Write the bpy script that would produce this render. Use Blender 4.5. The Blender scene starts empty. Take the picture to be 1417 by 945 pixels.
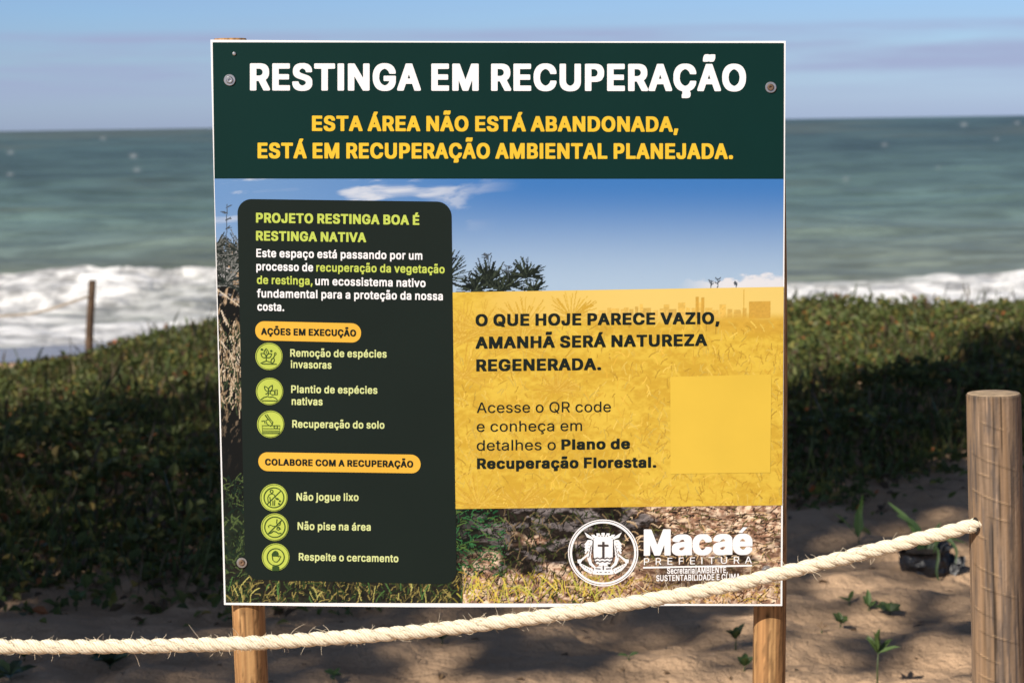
import bpy, math, random
import numpy as np
from mathutils import Vector, Matrix
from mathutils.geometry import tessellate_polygon

random.seed(7)
rng = np.random.default_rng(7)
sc = bpy.context.scene
COL = sc.collection

# ------------------------------------------------------------------ camera
PW, PH = 1417.0, 945.0                      # pixel frame the measurements were taken in
FPX = 70.0 / 36.0 * PW
EYE = np.array([0.0, 0.0, 1.55])
PITCH, ROLL = math.atan(302.5 / FPX), math.atan(22.0 / 1417.0)
FWD = np.array([0.0, math.cos(PITCH), -math.sin(PITCH)])
_r = np.array([1.0, 0.0, 0.0])
_u = np.cross(_r, FWD)
RGT = math.cos(ROLL) * _r - math.sin(ROLL) * _u
UPV = math.sin(ROLL) * _r + math.cos(ROLL) * _u
cam_d = bpy.data.cameras.new('camera')
cam_d.lens = 70.0
cam_d.sensor_width = 36.0
cam_d.clip_start = 0.05
cam_d.clip_end = 20000.0
cam_d.dof.use_dof = True
cam_d.dof.focus_distance = 3.34
cam_d.dof.aperture_fstop = 7.6
cam = bpy.data.objects.new('camera', cam_d)
COL.objects.link(cam)
cam.matrix_world = Matrix(((RGT[0], UPV[0], -FWD[0], EYE[0]),
                           (RGT[1], UPV[1], -FWD[1], EYE[1]),
                           (RGT[2], UPV[2], -FWD[2], EYE[2]),
                           (0, 0, 0, 1)))
sc.camera = cam

# ------------------------------------------------------------------ sky, sun, exposure
SUN_EL, SUN_AZ = math.radians(38.0), math.radians(40.0)     # azimuth: to the left, behind the viewer
SUN = np.array([-math.sin(SUN_AZ) * math.cos(SUN_EL), -math.cos(SUN_AZ) * math.cos(SUN_EL), math.sin(SUN_EL)])
world = bpy.data.worlds.new('World')
sc.world = world
world.use_nodes = True
wn, wl = world.node_tree.nodes, world.node_tree.links
wn.clear()
w_out = wn.new('ShaderNodeOutputWorld')
w_bg = wn.new('ShaderNodeBackground')
w_bg.inputs['Strength'].default_value = 0.075
sky = wn.new('ShaderNodeTexSky')
sky.sky_type = 'NISHITA'
sky.sun_disc = False
sky.sun_elevation = SUN_EL
sky.sun_rotation = math.atan2(SUN[0], SUN[1])
sky.altitude = 0.0
sky.air_density = 1.0
sky.dust_density = 0.3
sky.ozone_density = 3.0
w_tint = wn.new('ShaderNodeMix'); w_tint.data_type = 'RGBA'; w_tint.blend_type = 'MULTIPLY'
w_tint.inputs[0].default_value = 1.0
w_tint.inputs[7].default_value = (0.58, 0.74, 1.16, 1)
wl.new(sky.outputs[0], w_tint.inputs[6])
# the low sky over the sea is bluer than the deep, darker sky overhead
w_sep = wn.new('ShaderNodeSeparateXYZ'); w_tc0 = wn.new('ShaderNodeTexCoord'); wl.new(w_tc0.outputs['Generated'], w_sep.inputs[0])
w_rim = wn.new('ShaderNodeMapRange'); w_rim.inputs[1].default_value = 0.0; w_rim.inputs[2].default_value = .035
wl.new(w_sep.outputs[2], w_rim.inputs[0])
w_low = wn.new('ShaderNodeMix'); w_low.data_type = 'RGBA'
w_low.inputs[6].default_value = (0.62, 0.80, 1.46, 1); w_low.inputs[7].default_value = (0.66, 0.86, 1.30, 1)
wl.new(w_rim.outputs[0], w_low.inputs[0])
w_rng = wn.new('ShaderNodeMapRange'); w_rng.inputs[1].default_value = .06; w_rng.inputs[2].default_value = .40
wl.new(w_sep.outputs[2], w_rng.inputs[0])
w_grad = wn.new('ShaderNodeMix'); w_grad.data_type = 'RGBA'
wl.new(w_low.outputs[2], w_grad.inputs[6]); w_grad.inputs[7].default_value = (0.60, 0.54, 0.50, 1)
wl.new(w_rng.outputs[0], w_grad.inputs[0]); wl.new(w_grad.outputs[2], w_tint.inputs[7])
w_tc = wn.new('ShaderNodeTexCoord')
w_map = wn.new('ShaderNodeMapping')
w_map.inputs['Scale'].default_value = (5.0, 5.0, 62.0)
w_map.inputs['Location'].default_value = (0.3, 0.0, 0.4)
wl.new(w_tc.outputs['Generated'], w_map.inputs[0])
w_no = wn.new('ShaderNodeTexNoise')
w_no.inputs['Scale'].default_value = 1.0; w_no.inputs['Detail'].default_value = 5.0; w_no.inputs['Roughness'].default_value = 0.55
wl.new(w_map.outputs[0], w_no.inputs['Vector'])
w_rp = wn.new('ShaderNodeValToRGB')
w_rp.color_ramp.elements[0].position = 0.36; w_rp.color_ramp.elements[0].color = (0, 0, 0, 1)
w_rp.color_ramp.elements[1].position = 0.60; w_rp.color_ramp.elements[1].color = (1, 1, 1, 1)
wl.new(w_no.outputs['Fac'], w_rp.inputs[0])
w_mul = wn.new('ShaderNodeMath'); w_mul.operation = 'MULTIPLY'; w_mul.inputs[1].default_value = 0.8
w_bank = wn.new('ShaderNodeValToRGB')                       # the bank of cloud hangs a little above the sea's rim
w_sepb = wn.new('ShaderNodeSeparateXYZ'); wl.new(w_tc.outputs['Generated'], w_sepb.inputs[0])
w_sc = wn.new('ShaderNodeMath'); w_sc.operation = 'MULTIPLY'; w_sc.inputs[1].default_value = 10.0
wl.new(w_sepb.outputs[2], w_sc.inputs[0]); wl.new(w_sc.outputs[0], w_bank.inputs[0])
w_bank.color_ramp.elements[0].position = 0.10; w_bank.color_ramp.elements[0].color = (.15, .15, .15, 1)
w_bank.color_ramp.elements[1].position = 0.62; w_bank.color_ramp.elements[1].color = (.1, .1, .1, 1)
for p_, v_ in ((.26, 1.0), (.43, 1.0), (.48, .15)):
    e_ = w_bank.color_ramp.elements.new(p_); e_.color = (v_, v_, v_, 1)
w_m2 = wn.new('ShaderNodeMath'); w_m2.operation = 'MULTIPLY'
wl.new(w_rp.outputs[0], w_m2.inputs[0]); wl.new(w_bank.outputs[0], w_m2.inputs[1])
wl.new(w_m2.outputs[0], w_mul.inputs[0])
w_mix = wn.new('ShaderNodeMix'); w_mix.data_type = 'RGBA'
w_mix.inputs[7].default_value = (4.0, 4.5, 6.9, 1)          # thin lilac-grey cloud bands
wl.new(w_mul.outputs[0], w_mix.inputs[0])
wl.new(w_tint.outputs[2], w_mix.inputs[6])
wl.new(w_mix.outputs[2], w_bg.inputs['Color'])
wl.new(w_bg.outputs[0], w_out.inputs[0])

sun_d = bpy.data.lights.new('sun', 'SUN')
sun_d.energy = 5.0
sun_d.angle = math.radians(0.5)
sun_d.color = (1.0, 0.93, 0.82)
sun_o = bpy.data.objects.new('sun', sun_d)
COL.objects.link(sun_o)
sun_o.rotation_euler = Vector(SUN).to_track_quat('Z', 'Y').to_euler()
sun_o.location = Vector(SUN * 40)

sc.view_settings.view_transform = 'Standard'
sc.view_settings.look = 'None'
sc.view_settings.exposure = 0.25
sc.view_settings.gamma = 1.0
sc.view_settings.use_curve_mapping = False
sc.render.engine = 'CYCLES'
sc.cycles.max_bounces = 6

# ------------------------------------------------------------------ helpers
def ray(px, py):
    return FWD + (np.asarray(px)[..., None] - PW / 2) / FPX * RGT - (np.asarray(py)[..., None] - PH / 2) / FPX * UPV

def at_y(px, py, y):
    d = ray(np.float64(px), np.float64(py))
    return EYE + d * (y - EYE[1]) / d[1]

def srgb(*c):
    c = np.array(c, float) / 255.0
    return np.where(c <= 0.04045, c / 12.92, ((c + 0.055) / 1.055) ** 2.4)

def _hash(ix, iy, seed):
    h = (ix.astype(np.int64) * 374761393 + iy.astype(np.int64) * 668265263 + seed * 1442695041) & 0x7fffffff
    h = ((h ^ (h >> 13)) * 1274126177) & 0x7fffffff
    h = ((h ^ (h >> 16)) * 1103515245) & 0x7fffffff
    return (h & 0xffffff) / float(0xffffff)

def vnoise(x, y, seed=0):
    x = np.asarray(x, float); y = np.asarray(y, float)
    ix, iy = np.floor(x), np.floor(y)
    fx, fy = x - ix, y - iy
    fx = fx * fx * fx * (fx * (fx * 6 - 15) + 10); fy = fy * fy * fy * (fy * (fy * 6 - 15) + 10)
    a, b = _hash(ix, iy, seed), _hash(ix + 1, iy, seed)
    c, d = _hash(ix, iy + 1, seed), _hash(ix + 1, iy + 1, seed)
    return (a * (1 - fx) + b * fx) * (1 - fy) + (c * (1 - fx) + d * fx) * fy

def fbm(x, y, oct=4, seed=0, gain=0.5):
    s, a, t = 0.0, 1.0, 0.0
    for k in range(oct):
        s = s + a * vnoise(x * 2 ** k + 17.3 * k, y * 2 ** k + 9.1 * k, seed + k)
        t += a; a *= gain
    return s / t

def sstep(a, b, x):
    t = np.clip((x - a) / (b - a), 0, 1)
    return t * t * (3 - 2 * t)

ORIGIN = {}
def empty(name, loc, label, cat, group=None):
    o = bpy.data.objects.new(name, None)
    o.empty_display_size = 0.1
    COL.objects.link(o)
    o.location = Vector(loc)
    ORIGIN[o.name] = np.array(loc, float)
    tag(o, label, cat, group)
    return o

def tag(o, label=None, cat=None, group=None, kind=None):
    if label: o['label'] = label
    if cat: o['category'] = cat
    if group: o['group'] = group
    if kind: o['kind'] = kind
    return o

def mesh_obj(name, V, F, mats, parent=None, origin=None, smooth=False, mat_idx=None, col=None, cols=None):
    """V in world metres. Parts share the origin of the thing they hang under."""
    V = np.asarray(V, float).reshape(-1, 3)
    if parent is not None: org = ORIGIN[parent.name]
    elif origin is not None: org = np.array(origin, float)
    else: org = np.zeros(3)
    me = bpy.data.meshes.new(name)
    L = V - org
    if isinstance(F, np.ndarray):
        n, k = F.shape
        me.vertices.add(len(L)); me.vertices.foreach_set('co', L.ravel())
        me.loops.add(n * k); me.loops.foreach_set('vertex_index', F.astype(np.int32).ravel())
        me.polygons.add(n)
        me.polygons.foreach_set('loop_start', np.arange(0, n * k, k, dtype=np.int32))
        me.update(calc_edges=True)
    else:
        me.from_pydata([tuple(v) for v in L], [], [tuple(int(i) for i in f) for f in F])
    for m in (mats if isinstance(mats, (list, tuple)) else [mats]):
        me.materials.append(m)
    if mat_idx is not None:
        me.polygons.foreach_set('material_index', np.asarray(mat_idx, np.int32))
    me.polygons.foreach_set('use_smooth', np.full(len(me.polygons), bool(smooth)))
    if col is not None:
        a = me.color_attributes.new('tint', 'FLOAT_COLOR', 'POINT')
        c = np.ones((len(V), 4)); c[:, :3] = col
        a.data.foreach_set('color', c.ravel())
    me.validate()
    o = bpy.data.objects.new(name, me)
    COL.objects.link(o)
    if parent is not None:
        o.parent = parent
    else:
        o.location = Vector(org)
    ORIGIN[o.name] = org
    return o

def mat(name, color=(0.5, 0.5, 0.5), rough=0.6, metal=0.0, attr=False, noise=None, bump=None, spec=0.5, translucent=0.0):
    m = bpy.data.materials.new(name)
    m.use_nodes = True
    n, l = m.node_tree.nodes, m.node_tree.links
    b = n['Principled BSDF']
    b.inputs['Roughness'].default_value = rough
    b.inputs['Metallic'].default_value = metal
    b.inputs['Specular IOR Level'].default_value = spec
    b.inputs['Base Color'].default_value = (*color, 1)
    src = None
    if attr:
        a = n.new('ShaderNodeVertexColor'); a.layer_name = 'tint'
        src = a.outputs[0]
    tc = n.new('ShaderNodeTexCoord')
    if noise:                                  # (scale, darkest, brightest)
        t = n.new('ShaderNodeTexNoise'); t.inputs['Scale'].default_value = noise[0]; t.inputs['Detail'].default_value = 5
        l.new(tc.outputs['Object'], t.inputs['Vector'])
        r = n.new('ShaderNodeMapRange'); r.inputs[1].default_value = 0.3; r.inputs[2].default_value = 0.7
        r.inputs[3].default_value = noise[1]; r.inputs[4].default_value = noise[2]
        l.new(t.outputs['Fac'], r.inputs[0])
        x = n.new('ShaderNodeMix'); x.data_type = 'RGBA'; x.blend_type = 'MULTIPLY'; x.inputs[0].default_value = 1
        if src: l.new(src, x.inputs[6])
        else: x.inputs[6].default_value = (*color, 1)
        l.new(r.outputs[0], x.inputs[7])
        src = x.outputs[2]
    if src: l.new(src, b.inputs['Base Color'])
    if bump:                                   # (scale, strength, distance)
        t = n.new('ShaderNodeTexNoise'); t.inputs['Scale'].default_value = bump[0]; t.inputs['Detail'].default_value = 4
        l.new(tc.outputs['Object'], t.inputs['Vector'])
        bp = n.new('ShaderNodeBump'); bp.inputs['Strength'].default_value = bump[1]; bp.inputs['Distance'].default_value = bump[2]
        l.new(t.outputs['Fac'], bp.inputs['Height']); l.new(bp.outputs[0], b.inputs['Normal'])
    if translucent:
        tr = n.new('ShaderNodeBsdfTranslucent')
        if src: l.new(src, tr.inputs[0])
        else: tr.inputs[0].default_value = (*color, 1)
        mx = n.new('ShaderNodeMixShader'); mx.inputs[0].default_value = translucent
        out = n['Material Output']
        l.new(b.outputs[0], mx.inputs[1]); l.new(tr.outputs[0], mx.inputs[2]); l.new(mx.outputs[0], out.inputs[0])
    return m

def grid_faces(nr, nc, wrap=False):
    i = np.arange(nr - 1)[:, None]
    j = np.arange(nc if wrap else nc - 1)[None, :]
    j2 = (j + 1) % nc
    return np.stack([i * nc + j, i * nc + j2, (i + 1) * nc + j2, (i + 1) * nc + j], -1).reshape(-1, 4)

def frames(P):
    P = np.asarray(P, float)
    T = np.gradient(P, axis=0); T /= np.linalg.norm(T, axis=1)[:, None]
    ref = np.array([0, 0, 1.0]) if abs(T[0][2]) < 0.9 else np.array([1.0, 0, 0])
    N = np.zeros_like(P); n = np.cross(T[0], ref); n /= np.linalg.norm(n)
    for k in range(len(P)):
        n = n - T[k] * (n @ T[k]); n /= np.linalg.norm(n); N[k] = n
    return T, N, np.cross(T, N)

def tube(P, R, seg=10, cap=True):
    P = np.asarray(P, float); R = np.broadcast_to(R, len(P))
    T, N, B = frames(P)
    a = np.linspace(0, 2 * np.pi, seg, endpoint=False)
    V = P[:, None] + R[:, None, None] * (np.cos(a)[None, :, None] * N[:, None] + np.sin(a)[None, :, None] * B[:, None])
    F = [tuple(f) for f in grid_faces(len(P), seg, True)]
    if cap:
        F += [tuple(range(seg))[::-1], tuple(range((len(P) - 1) * seg, len(P) * seg))]
    return V.reshape(-1, 3), F

class MB:
    def __init__(s): s.V, s.F, s.M, s.n = [], [], [], 0
    def add(s, V, F, m=0):
        V = np.asarray(V, float).reshape(-1, 3)
        s.F += [tuple(int(i) + s.n for i in f) for f in F]; s.M += [m] * len(F)
        s.V.append(V); s.n += len(V); return s
    def build(s, name, mats, parent=None, **k):
        return mesh_obj(name, np.concatenate(s.V), s.F, mats, parent, mat_idx=s.M, **k)

# ================================================================== THE SETTING
SEA_Z = -2.4
def crest_z(x):
    return np.interp(x, [-12, -6, -3.9, -3.2, -2.3, 2.1, 3.9, 6, 12], [-.97, -.70, -.43, -.31, -.05, .0, -.05, -.11, -.36])

def ground_z(x, y):
    x = np.asarray(x, float); y = np.asarray(y, float)
    z = crest_z(x) * sstep(6.2, 14.6, y)
    z = z + (-1.75 - crest_z(x)) * sstep(15.4, 21.5, y)
    z = z - 0.65 * np.clip((y - 21.5) / 14.5, 0, 1) - 2.2 * np.clip((y - 36) / 40, 0, 1)
    near = 1 - sstep(15, 18, y)
    z = z + near * (0.075 * (fbm(x * 0.9, y * 0.9, 3, 5) - 0.5) + 0.085 * (fbm(x * 2.6, y * 3.6, 3, 11) - 0.5)
                    + 0.034 * (fbm(x * 9, y * 13, 3, 21) - 0.5))
    foot = vnoise(x * 4.2, y * 3.4, 31)                      # trodden hollows in the loose sand
    z = z - near * 0.03 * sstep(0.62, 0.9, foot) * (1 - sstep(8, 10, y))
    return z

def spaced(*segs):
    out = []
    for a, b, st in segs:
        out.append(np.arange(a, b, st))
    return np.concatenate(out + [[segs[-1][1]]])

gx = spaced((-70, -12, 4), (-12, -4, .4), (-4, -2.6, .08), (-2.6, 2.6, .024), (2.6, 4, .08), (4, 12, .4), (12, 70, 4))
gy = spaced((-45, 0, 3), (0, 4.6, .3), (4.6, 9.2, .022), (9.2, 16, .1), (16, 38, .5), (38, 92, 3))
GX, GY = np.meshgrid(gx, gy)
m_sand = mat('sand', (0.54, 0.36, 0.225), 0.95, noise=(3.2, 0.78, 1.14), spec=0.15)
n, l = m_sand.node_tree.nodes, m_sand.node_tree.links
_tc = n.new('ShaderNodeTexCoord')
_t1 = n.new('ShaderNodeTexNoise'); _t1.inputs['Scale'].default_value = 15; _t1.inputs['Detail'].default_value = 6; _t1.inputs['Roughness'].default_value = 0.6
_t2 = n.new('ShaderNodeTexNoise'); _t2.inputs['Scale'].default_value = 420; _t2.inputs['Detail'].default_value = 2
l.new(_tc.outputs['Object'], _t1.inputs['Vector']); l.new(_tc.outputs['Object'], _t2.inputs['Vector'])
_b1 = n.new('ShaderNodeBump'); _b1.inputs['Strength'].default_value = 1.0; _b1.inputs['Distance'].default_value = 0.045
_b2 = n.new('ShaderNodeBump'); _b2.inputs['Strength'].default_value = 0.5; _b2.inputs['Distance'].default_value = 0.002
l.new(_t1.outputs['Fac'], _b1.inputs['Height']); l.new(_t2.outputs['Fac'], _b2.inputs['Height'])
l.new(_b1.outputs[0], _b2.inputs['Normal']); l.new(_b2.outputs[0], n['Principled BSDF'].inputs['Normal'])
ground = mesh_obj('sandy_ground', np.stack([GX, GY, ground_z(GX, GY)], -1), grid_faces(len(gy), len(gx)), m_sand, smooth=True)
tag(ground, kind='structure')

# wet strip of sand by the water (a sheet a few mm above the dry sand)
wx = np.linspace(-30, 30, 61); wy = np.linspace(32.5, 37.5, 14)
WX, WY = np.meshgrid(wx, wy)
WYs = WY - 0.9 * (fbm(WX * .25, WX * 0, 2, 3) - .5)
m_wet = mat('wet_sand', (0.19, 0.15, 0.14), 0.22, noise=(0.8, 0.85, 1.1))
wet = mesh_obj('wet_sand', np.stack([WX, WYs, ground_z(WX, WYs) + 0.02], -1), grid_faces(14, 61), m_wet, smooth=True)
tag(wet, kind='structure')

# ------------------------------------------------------------------ the sea
H_SEA = EYE[2] - SEA_Z
v_near = np.arange(330.0, 150.0, -0.9)
v_far = np.concatenate([np.arange(150.0, 22.0, -0.9), np.geomspace(22, 1.05, 40)])
vrow = np.concatenate([v_near, v_far])
yrow = H_SEA * FPX / vrow
tcol = np.concatenate([np.linspace(-1.2, -.42, 26)[:-1], np.linspace(-.42, .42, 640), np.linspace(.42, 1.2, 26)[1:]])
SY = np.repeat(yrow[:, None], len(tcol), 1)
SX = tcol[None, :] * SY
hor_v = FPX * H_SEA / SY                                     # how far below the horizon a row sits
swell = (0.16 * np.sin(SY / 7.5 + 1.4 * fbm(SX * .05, SY * .05, 2, 41) * 6) * sstep(320, 90, SY)
         + 0.5 * (fbm(SX * .11, SY * .35, 3, 43) - .5) * sstep(34, 60, SY) * (1 - sstep(150, 600, SY)))
# breakers: white water in the surf zone, a longer strip on the left than on the right
def foam_band(x, y, y0, y1, seed, sx=.22, sy=.9, thr=.5, soft=.16):
    edge = (fbm(x * .16, y * .05, 3, seed) - .5) * 3.2
    inside = sstep(y0 - .5, y0 + .8, y + edge * .35) * (1 - sstep(y1 - 1.4, y1 + .5, y + edge))
    tex = fbm(x * sx * 2.6 + .6 * fbm(x * .5, y * 1.2, 2, seed + 9), y * sy * .7, 6, seed + 3, .64)
    return inside * sstep(thr - soft, thr + soft, tex + .30 * inside)
leftness = 1 - sstep(-7.2, -4.6, SX + (fbm(SX * .3, SY * .3, 2, 77) - .5) * 2.4)
foam_l1 = foam_band(SX, SY, 36.0, 41.5, 101, thr=.44)
foam_l2 = foam_band(SX, SY, 40.0, 53.4, 117, .20, .8, thr=.56, soft=.20) * (1 - sstep(-8.4, -6.0, SX - (SY - 50) * .22))
foam_l3 = foam_band(SX, SY, 48.0, 52.8, 131, .16, .7, thr=.40) * (1 - sstep(-9.6, -7.2, SX))
foam_wash = .6 * foam_band(SX, SY, 37, 50, 141, .35, 2.2, thr=.66, soft=.12)
foam_r1 = foam_band(SX, SY, 36, 46.5, 151, .2, .8, thr=.44) * sstep(3.0, 5.6, SX)
foam_r2 = foam_band(SX, SY, 43, 50.6, 163, .18, .7, thr=.42) * sstep(8.8, 11.2, SX + (SY - 46) * .1)
FOAM_GLINT = np.clip(np.maximum.reduce([foam_l1, foam_l2, foam_l3, foam_wash, foam_r1, foam_r2]), 0, 1)
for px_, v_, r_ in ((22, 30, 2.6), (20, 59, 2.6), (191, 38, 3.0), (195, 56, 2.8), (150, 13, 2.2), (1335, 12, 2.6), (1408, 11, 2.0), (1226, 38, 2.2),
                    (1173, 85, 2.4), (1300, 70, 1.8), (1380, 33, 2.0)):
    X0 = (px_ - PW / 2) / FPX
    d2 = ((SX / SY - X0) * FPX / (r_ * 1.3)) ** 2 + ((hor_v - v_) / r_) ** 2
    FOAM_GLINT = np.maximum(FOAM_GLINT, .34 * np.exp(-d2))               # sun glints on the water, painted in as pale dots
SZ = SEA_Z + swell + 0.55 * FOAM_GLINT * sstep(40, 47, SY) * (fbm(SX * .5, SY * .8, 3, 57)) * (SY < 70) + 0.05 * FOAM_GLINT * fbm(SX * 2, SY * 3, 2, 59)
deep = np.array([0.056, 0.098, 0.094]); mid = np.array([0.132, 0.208, 0.192]); shore = np.array([0.175, 0.205, 0.172])
k1 = sstep(140, 18, hor_v)[..., None]; k2 = sstep(105, 215, hor_v)[..., None]
C = mid * (1 - k1) + deep * k1
C = C * (1 - k2) + shore * k2
patch = fbm(SX / SY * 9 + 3, hor_v * .075, 4, 91)[..., None]
C = C * (0.72 + 0.56 * patch)
streak = fbm(SX / SY * 34, hor_v * .33 + 2 * fbm(SX / SY * 12, hor_v * .1, 2, 93), 4, 97, .6)[..., None]
C = C * (0.74 + 0.52 * sstep(.22, .78, streak))
olive = sstep(.50, .72, fbm(SX / SY * 6 + 8, hor_v * .055, 3, 95))[..., None]
C = C * (1 - .55 * olive) + np.array([0.115, 0.132, 0.098]) * .55 * olive
fo = FOAM_GLINT[..., None]
foam_glint_c = np.array([0.74, 0.73, 0.72]) * (0.50 + .85 * sstep(.30, .66, fbm(SX * 1.9, SY * 1.25, 6, 99, .66)))[..., None]
C = C * (1 - fo) + foam_glint_c * fo
m_sea = mat('sea_water', attr=True, rough=0.42, spec=0.28)
n, l = m_sea.node_tree.nodes, m_sea.node_tree.links
_tc = n.new('ShaderNodeTexCoord'); _mp = n.new('ShaderNodeMapping'); _mp.inputs['Scale'].default_value = (.35, 1.0, 1)
_t = n.new('ShaderNodeTexNoise'); _t.inputs['Scale'].default_value = 1.1; _t.inputs['Detail'].default_value = 7; _t.inputs['Roughness'].default_value = .62
_b = n.new('ShaderNodeBump'); _b.inputs['Strength'].default_value = 1.0; _b.inputs['Distance'].default_value = .45
l.new(_tc.outputs['Object'], _mp.inputs[0]); l.new(_mp.outputs[0], _t.inputs['Vector']); l.new(_t.outputs['Fac'], _b.inputs['Height'])
l.new(_b.outputs[0], n['Principled BSDF'].inputs['Normal'])
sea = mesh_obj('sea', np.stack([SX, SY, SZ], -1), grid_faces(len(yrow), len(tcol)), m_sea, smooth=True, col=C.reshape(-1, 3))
tag(sea, kind='structure')

# ------------------------------------------------------------------ ground-cover of the dune
def leaf_mesh(P, axis, up, length, width, fold=.35):
    """one six-cornered folded leaf per row"""
    axis = axis / np.linalg.norm(axis, axis=1)[:, None]
    side = np.cross(axis, up); side /= np.linalg.norm(side, axis=1)[:, None] + 1e-9
    nor = np.cross(side, axis)
    L, Wd = length[:, None], width[:, None]
    pts = [P, P + axis * L * .38 + side * Wd * .5 + nor * Wd * fold, P + axis * L * .75 + side * Wd * .36 + nor * Wd * fold * .5,
           P + axis * L - nor * L * .10, P + axis * L * .75 - side * Wd * .36 + nor * Wd * fold * .5,
           P + axis * L * .38 - side * Wd * .5 + nor * Wd * fold, P + axis * L * .5]
    V = np.stack(pts, 1).reshape(-1, 3)
    b = np.arange(len(P))[:, None] * 7
    T = np.array([[0, 1, 6], [1, 2, 6], [2, 3, 6], [3, 4, 6], [4, 5, 6], [5, 0, 6]])
    return V, (b[:, :, None] + T[None]).reshape(-1, 3)

def veg_edge(x):
    return np.interp(x, [-6, -2, -.5, .4, 1.1, 2.2, 5], [6.15, 6.2, 6.5, 7.3, 8.2, 8.9, 9.2]) + .9 * (fbm(x * 1.4, x * 0 + 2, 3, 61) - .5)

NL = 150000
ly = np.sqrt(rng.uniform(6.0 ** 2, 16.6 ** 2, NL)); lx = rng.uniform(-.40, .40, NL) * (ly + 1.0)
k = ly > veg_edge(lx) + rng.normal(0, .18, NL)
lx, ly = lx[k], ly[k]; NL = len(lx)
clump = fbm(lx * 1.3, ly * 1.3, 3, 63)
canopy = 0.03 + .13 * sstep(.3, .75, clump) * sstep(0, .9, ly - veg_edge(lx))
hgt = canopy * rng.uniform(.35, 1.05, NL)
P = np.stack([lx, ly, ground_z(lx, ly) + hgt], 1)
az = rng.uniform(0, 2 * np.pi, NL); tilt = rng.normal(.25, .55, NL)
axis = np.stack([np.cos(az) * np.cos(tilt), np.sin(az) * np.cos(tilt), np.sin(tilt)], 1)
upv = np.stack([rng.normal(0, .5, NL), rng.normal(-.35, .5, NL), np.ones(NL)], 1)
size = rng.uniform(.022, .052, NL)
V, F = leaf_mesh(P, axis, upv, size * 1.25, size * rng.uniform(.55, .9, NL))
kind = rng.random(NL)
pal = np.array([[.060, .085, .024], [.078, .105, .028], [.100, .115, .035], [.150, .150, .040], [.210, .160, .045], [.26, .10, .035], [.085, .060, .035]])
ci = np.searchsorted(np.cumsum([.27, .27, .22, .095, .05, .017, .078]), kind).clip(0, 6)
colr = pal[ci] * np.array([1.22, 1.14, 1.1]) * rng.uniform(.7, 1.3, (NL, 1)) * (.75 + .5 * fbm(lx * .8, ly * .8, 3, 67))[:, None]
# thin stems and grass blades between the leaves
NS = 26000
sy_ = np.sqrt(rng.uniform(6.4 ** 2, 16.3 ** 2, NS)); sx_ = rng.uniform(-.38, .38, NS) * (sy_ + 1)
k = sy_ > veg_edge(sx_); sx_, sy_ = sx_[k], sy_[k]; NS = len(sx_)
SP = np.stack([sx_, sy_, ground_z(sx_, sy_)], 1)
sax = np.stack([rng.normal(0, .4, NS), rng.normal(0, .4, NS), np.ones(NS)], 1)
V2, F2 = leaf_mesh(SP, sax, np.stack([rng.normal(0, 1, NS), -np.ones(NS), np.zeros(NS)], 1), rng.uniform(.07, .20, NS) * (1 + .8 * (rng.random(NS) < .06)), rng.uniform(.004, .010, NS), .2)
c2 = np.where(rng.random((NS, 1)) < .35, np.array([[.13, .10, .055]]), np.array([[.085, .11, .035]])) * rng.uniform(.6, 1.3, (NS, 1))
m_leaf = mat('creeper_leaf', attr=True, rough=.55, translucent=.22, spec=.3)
cover = mesh_obj('dune_ground_cover', np.concatenate([V, V2]), np.concatenate([F, F2 + len(V)]), m_leaf,
                 col=np.concatenate([np.repeat(colr, 7, 0), np.repeat(c2, 7, 0)]))
tag(cover, 'low leafy creepers and grass covering the dune behind the sign', 'ground cover', kind='stuff')

# dry leaves and twigs lying about on the sand
NT = 520
ty = np.sqrt(rng.uniform(5.0 ** 2, 9.0 ** 2, NT)); tx = rng.uniform(-.34, .34, NT) * (ty + .6)
k = ty < veg_edge(tx) + .2
tx, ty = tx[k], ty[k]; NT = len(tx)
TP = np.stack([tx, ty, ground_z(tx, ty) + .004], 1); ta = rng.uniform(0, 2 * np.pi, NT)
twig = rng.random(NT) < .6
tlen = np.where(twig, rng.uniform(.02, .11, NT), rng.uniform(.018, .04, NT)); twid = np.where(twig, rng.uniform(.0015, .004, NT), tlen * .5)
V3, F3 = leaf_mesh(TP, np.stack([np.cos(ta), np.sin(ta), rng.normal(.05, .12, NT)], 1), np.stack([rng.normal(0, .3, NT), rng.normal(0, .3, NT), np.ones(NT)], 1), tlen, twid, .35)
c3 = np.where(twig[:, None], np.array([[.10, .07, .05]]), np.array([[.20, .13, .07]])) * rng.uniform(.5, 1.5, (NT, 1))
lit_ = mesh_obj('leaf_litter', V3, F3, m_leaf, col=np.repeat(c3, 7, 0))
tag(lit_, 'dry twigs and fallen leaf bits strewn over the sand', 'leaf litter', kind='stuff')

# ------------------------------------------------------------------ shade trees standing behind and to the left of the viewer
def shade_map(x, y):
    """how densely the crowns stand between the sun and this spot of ground"""
    near = 4.75 + .12 * (vnoise(x * 1.3, x * 0, 71) - .5) + .62 * sstep(-.55, -.2, x) * (1 - sstep(2.1, 2.45, x))
    far = np.interp(x, [-5, -2.8, -1.6, 1.2, 2.0, 2.6, 3.2, 6], [11.7, 11.5, 11.2, 11.3, 11.3, 11.6, 13.6, 14.2]) + .8 * (fbm(x * 1.1, x * 0 + 5, 2, 73) - .5)
    d = sstep(near - .1, near + .25, y) * (1 - sstep(far - .35, far + .25, y))
    gaps = np.zeros_like(x)
    for hx, hy, rx, ry, s in GAPS:
        gaps = np.maximum(gaps, np.minimum(s, 1.5 * s * np.exp(-((x - hx) / rx) ** 2 - ((y - hy) / ry) ** 2)))
    return d * (1 - gaps)

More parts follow.
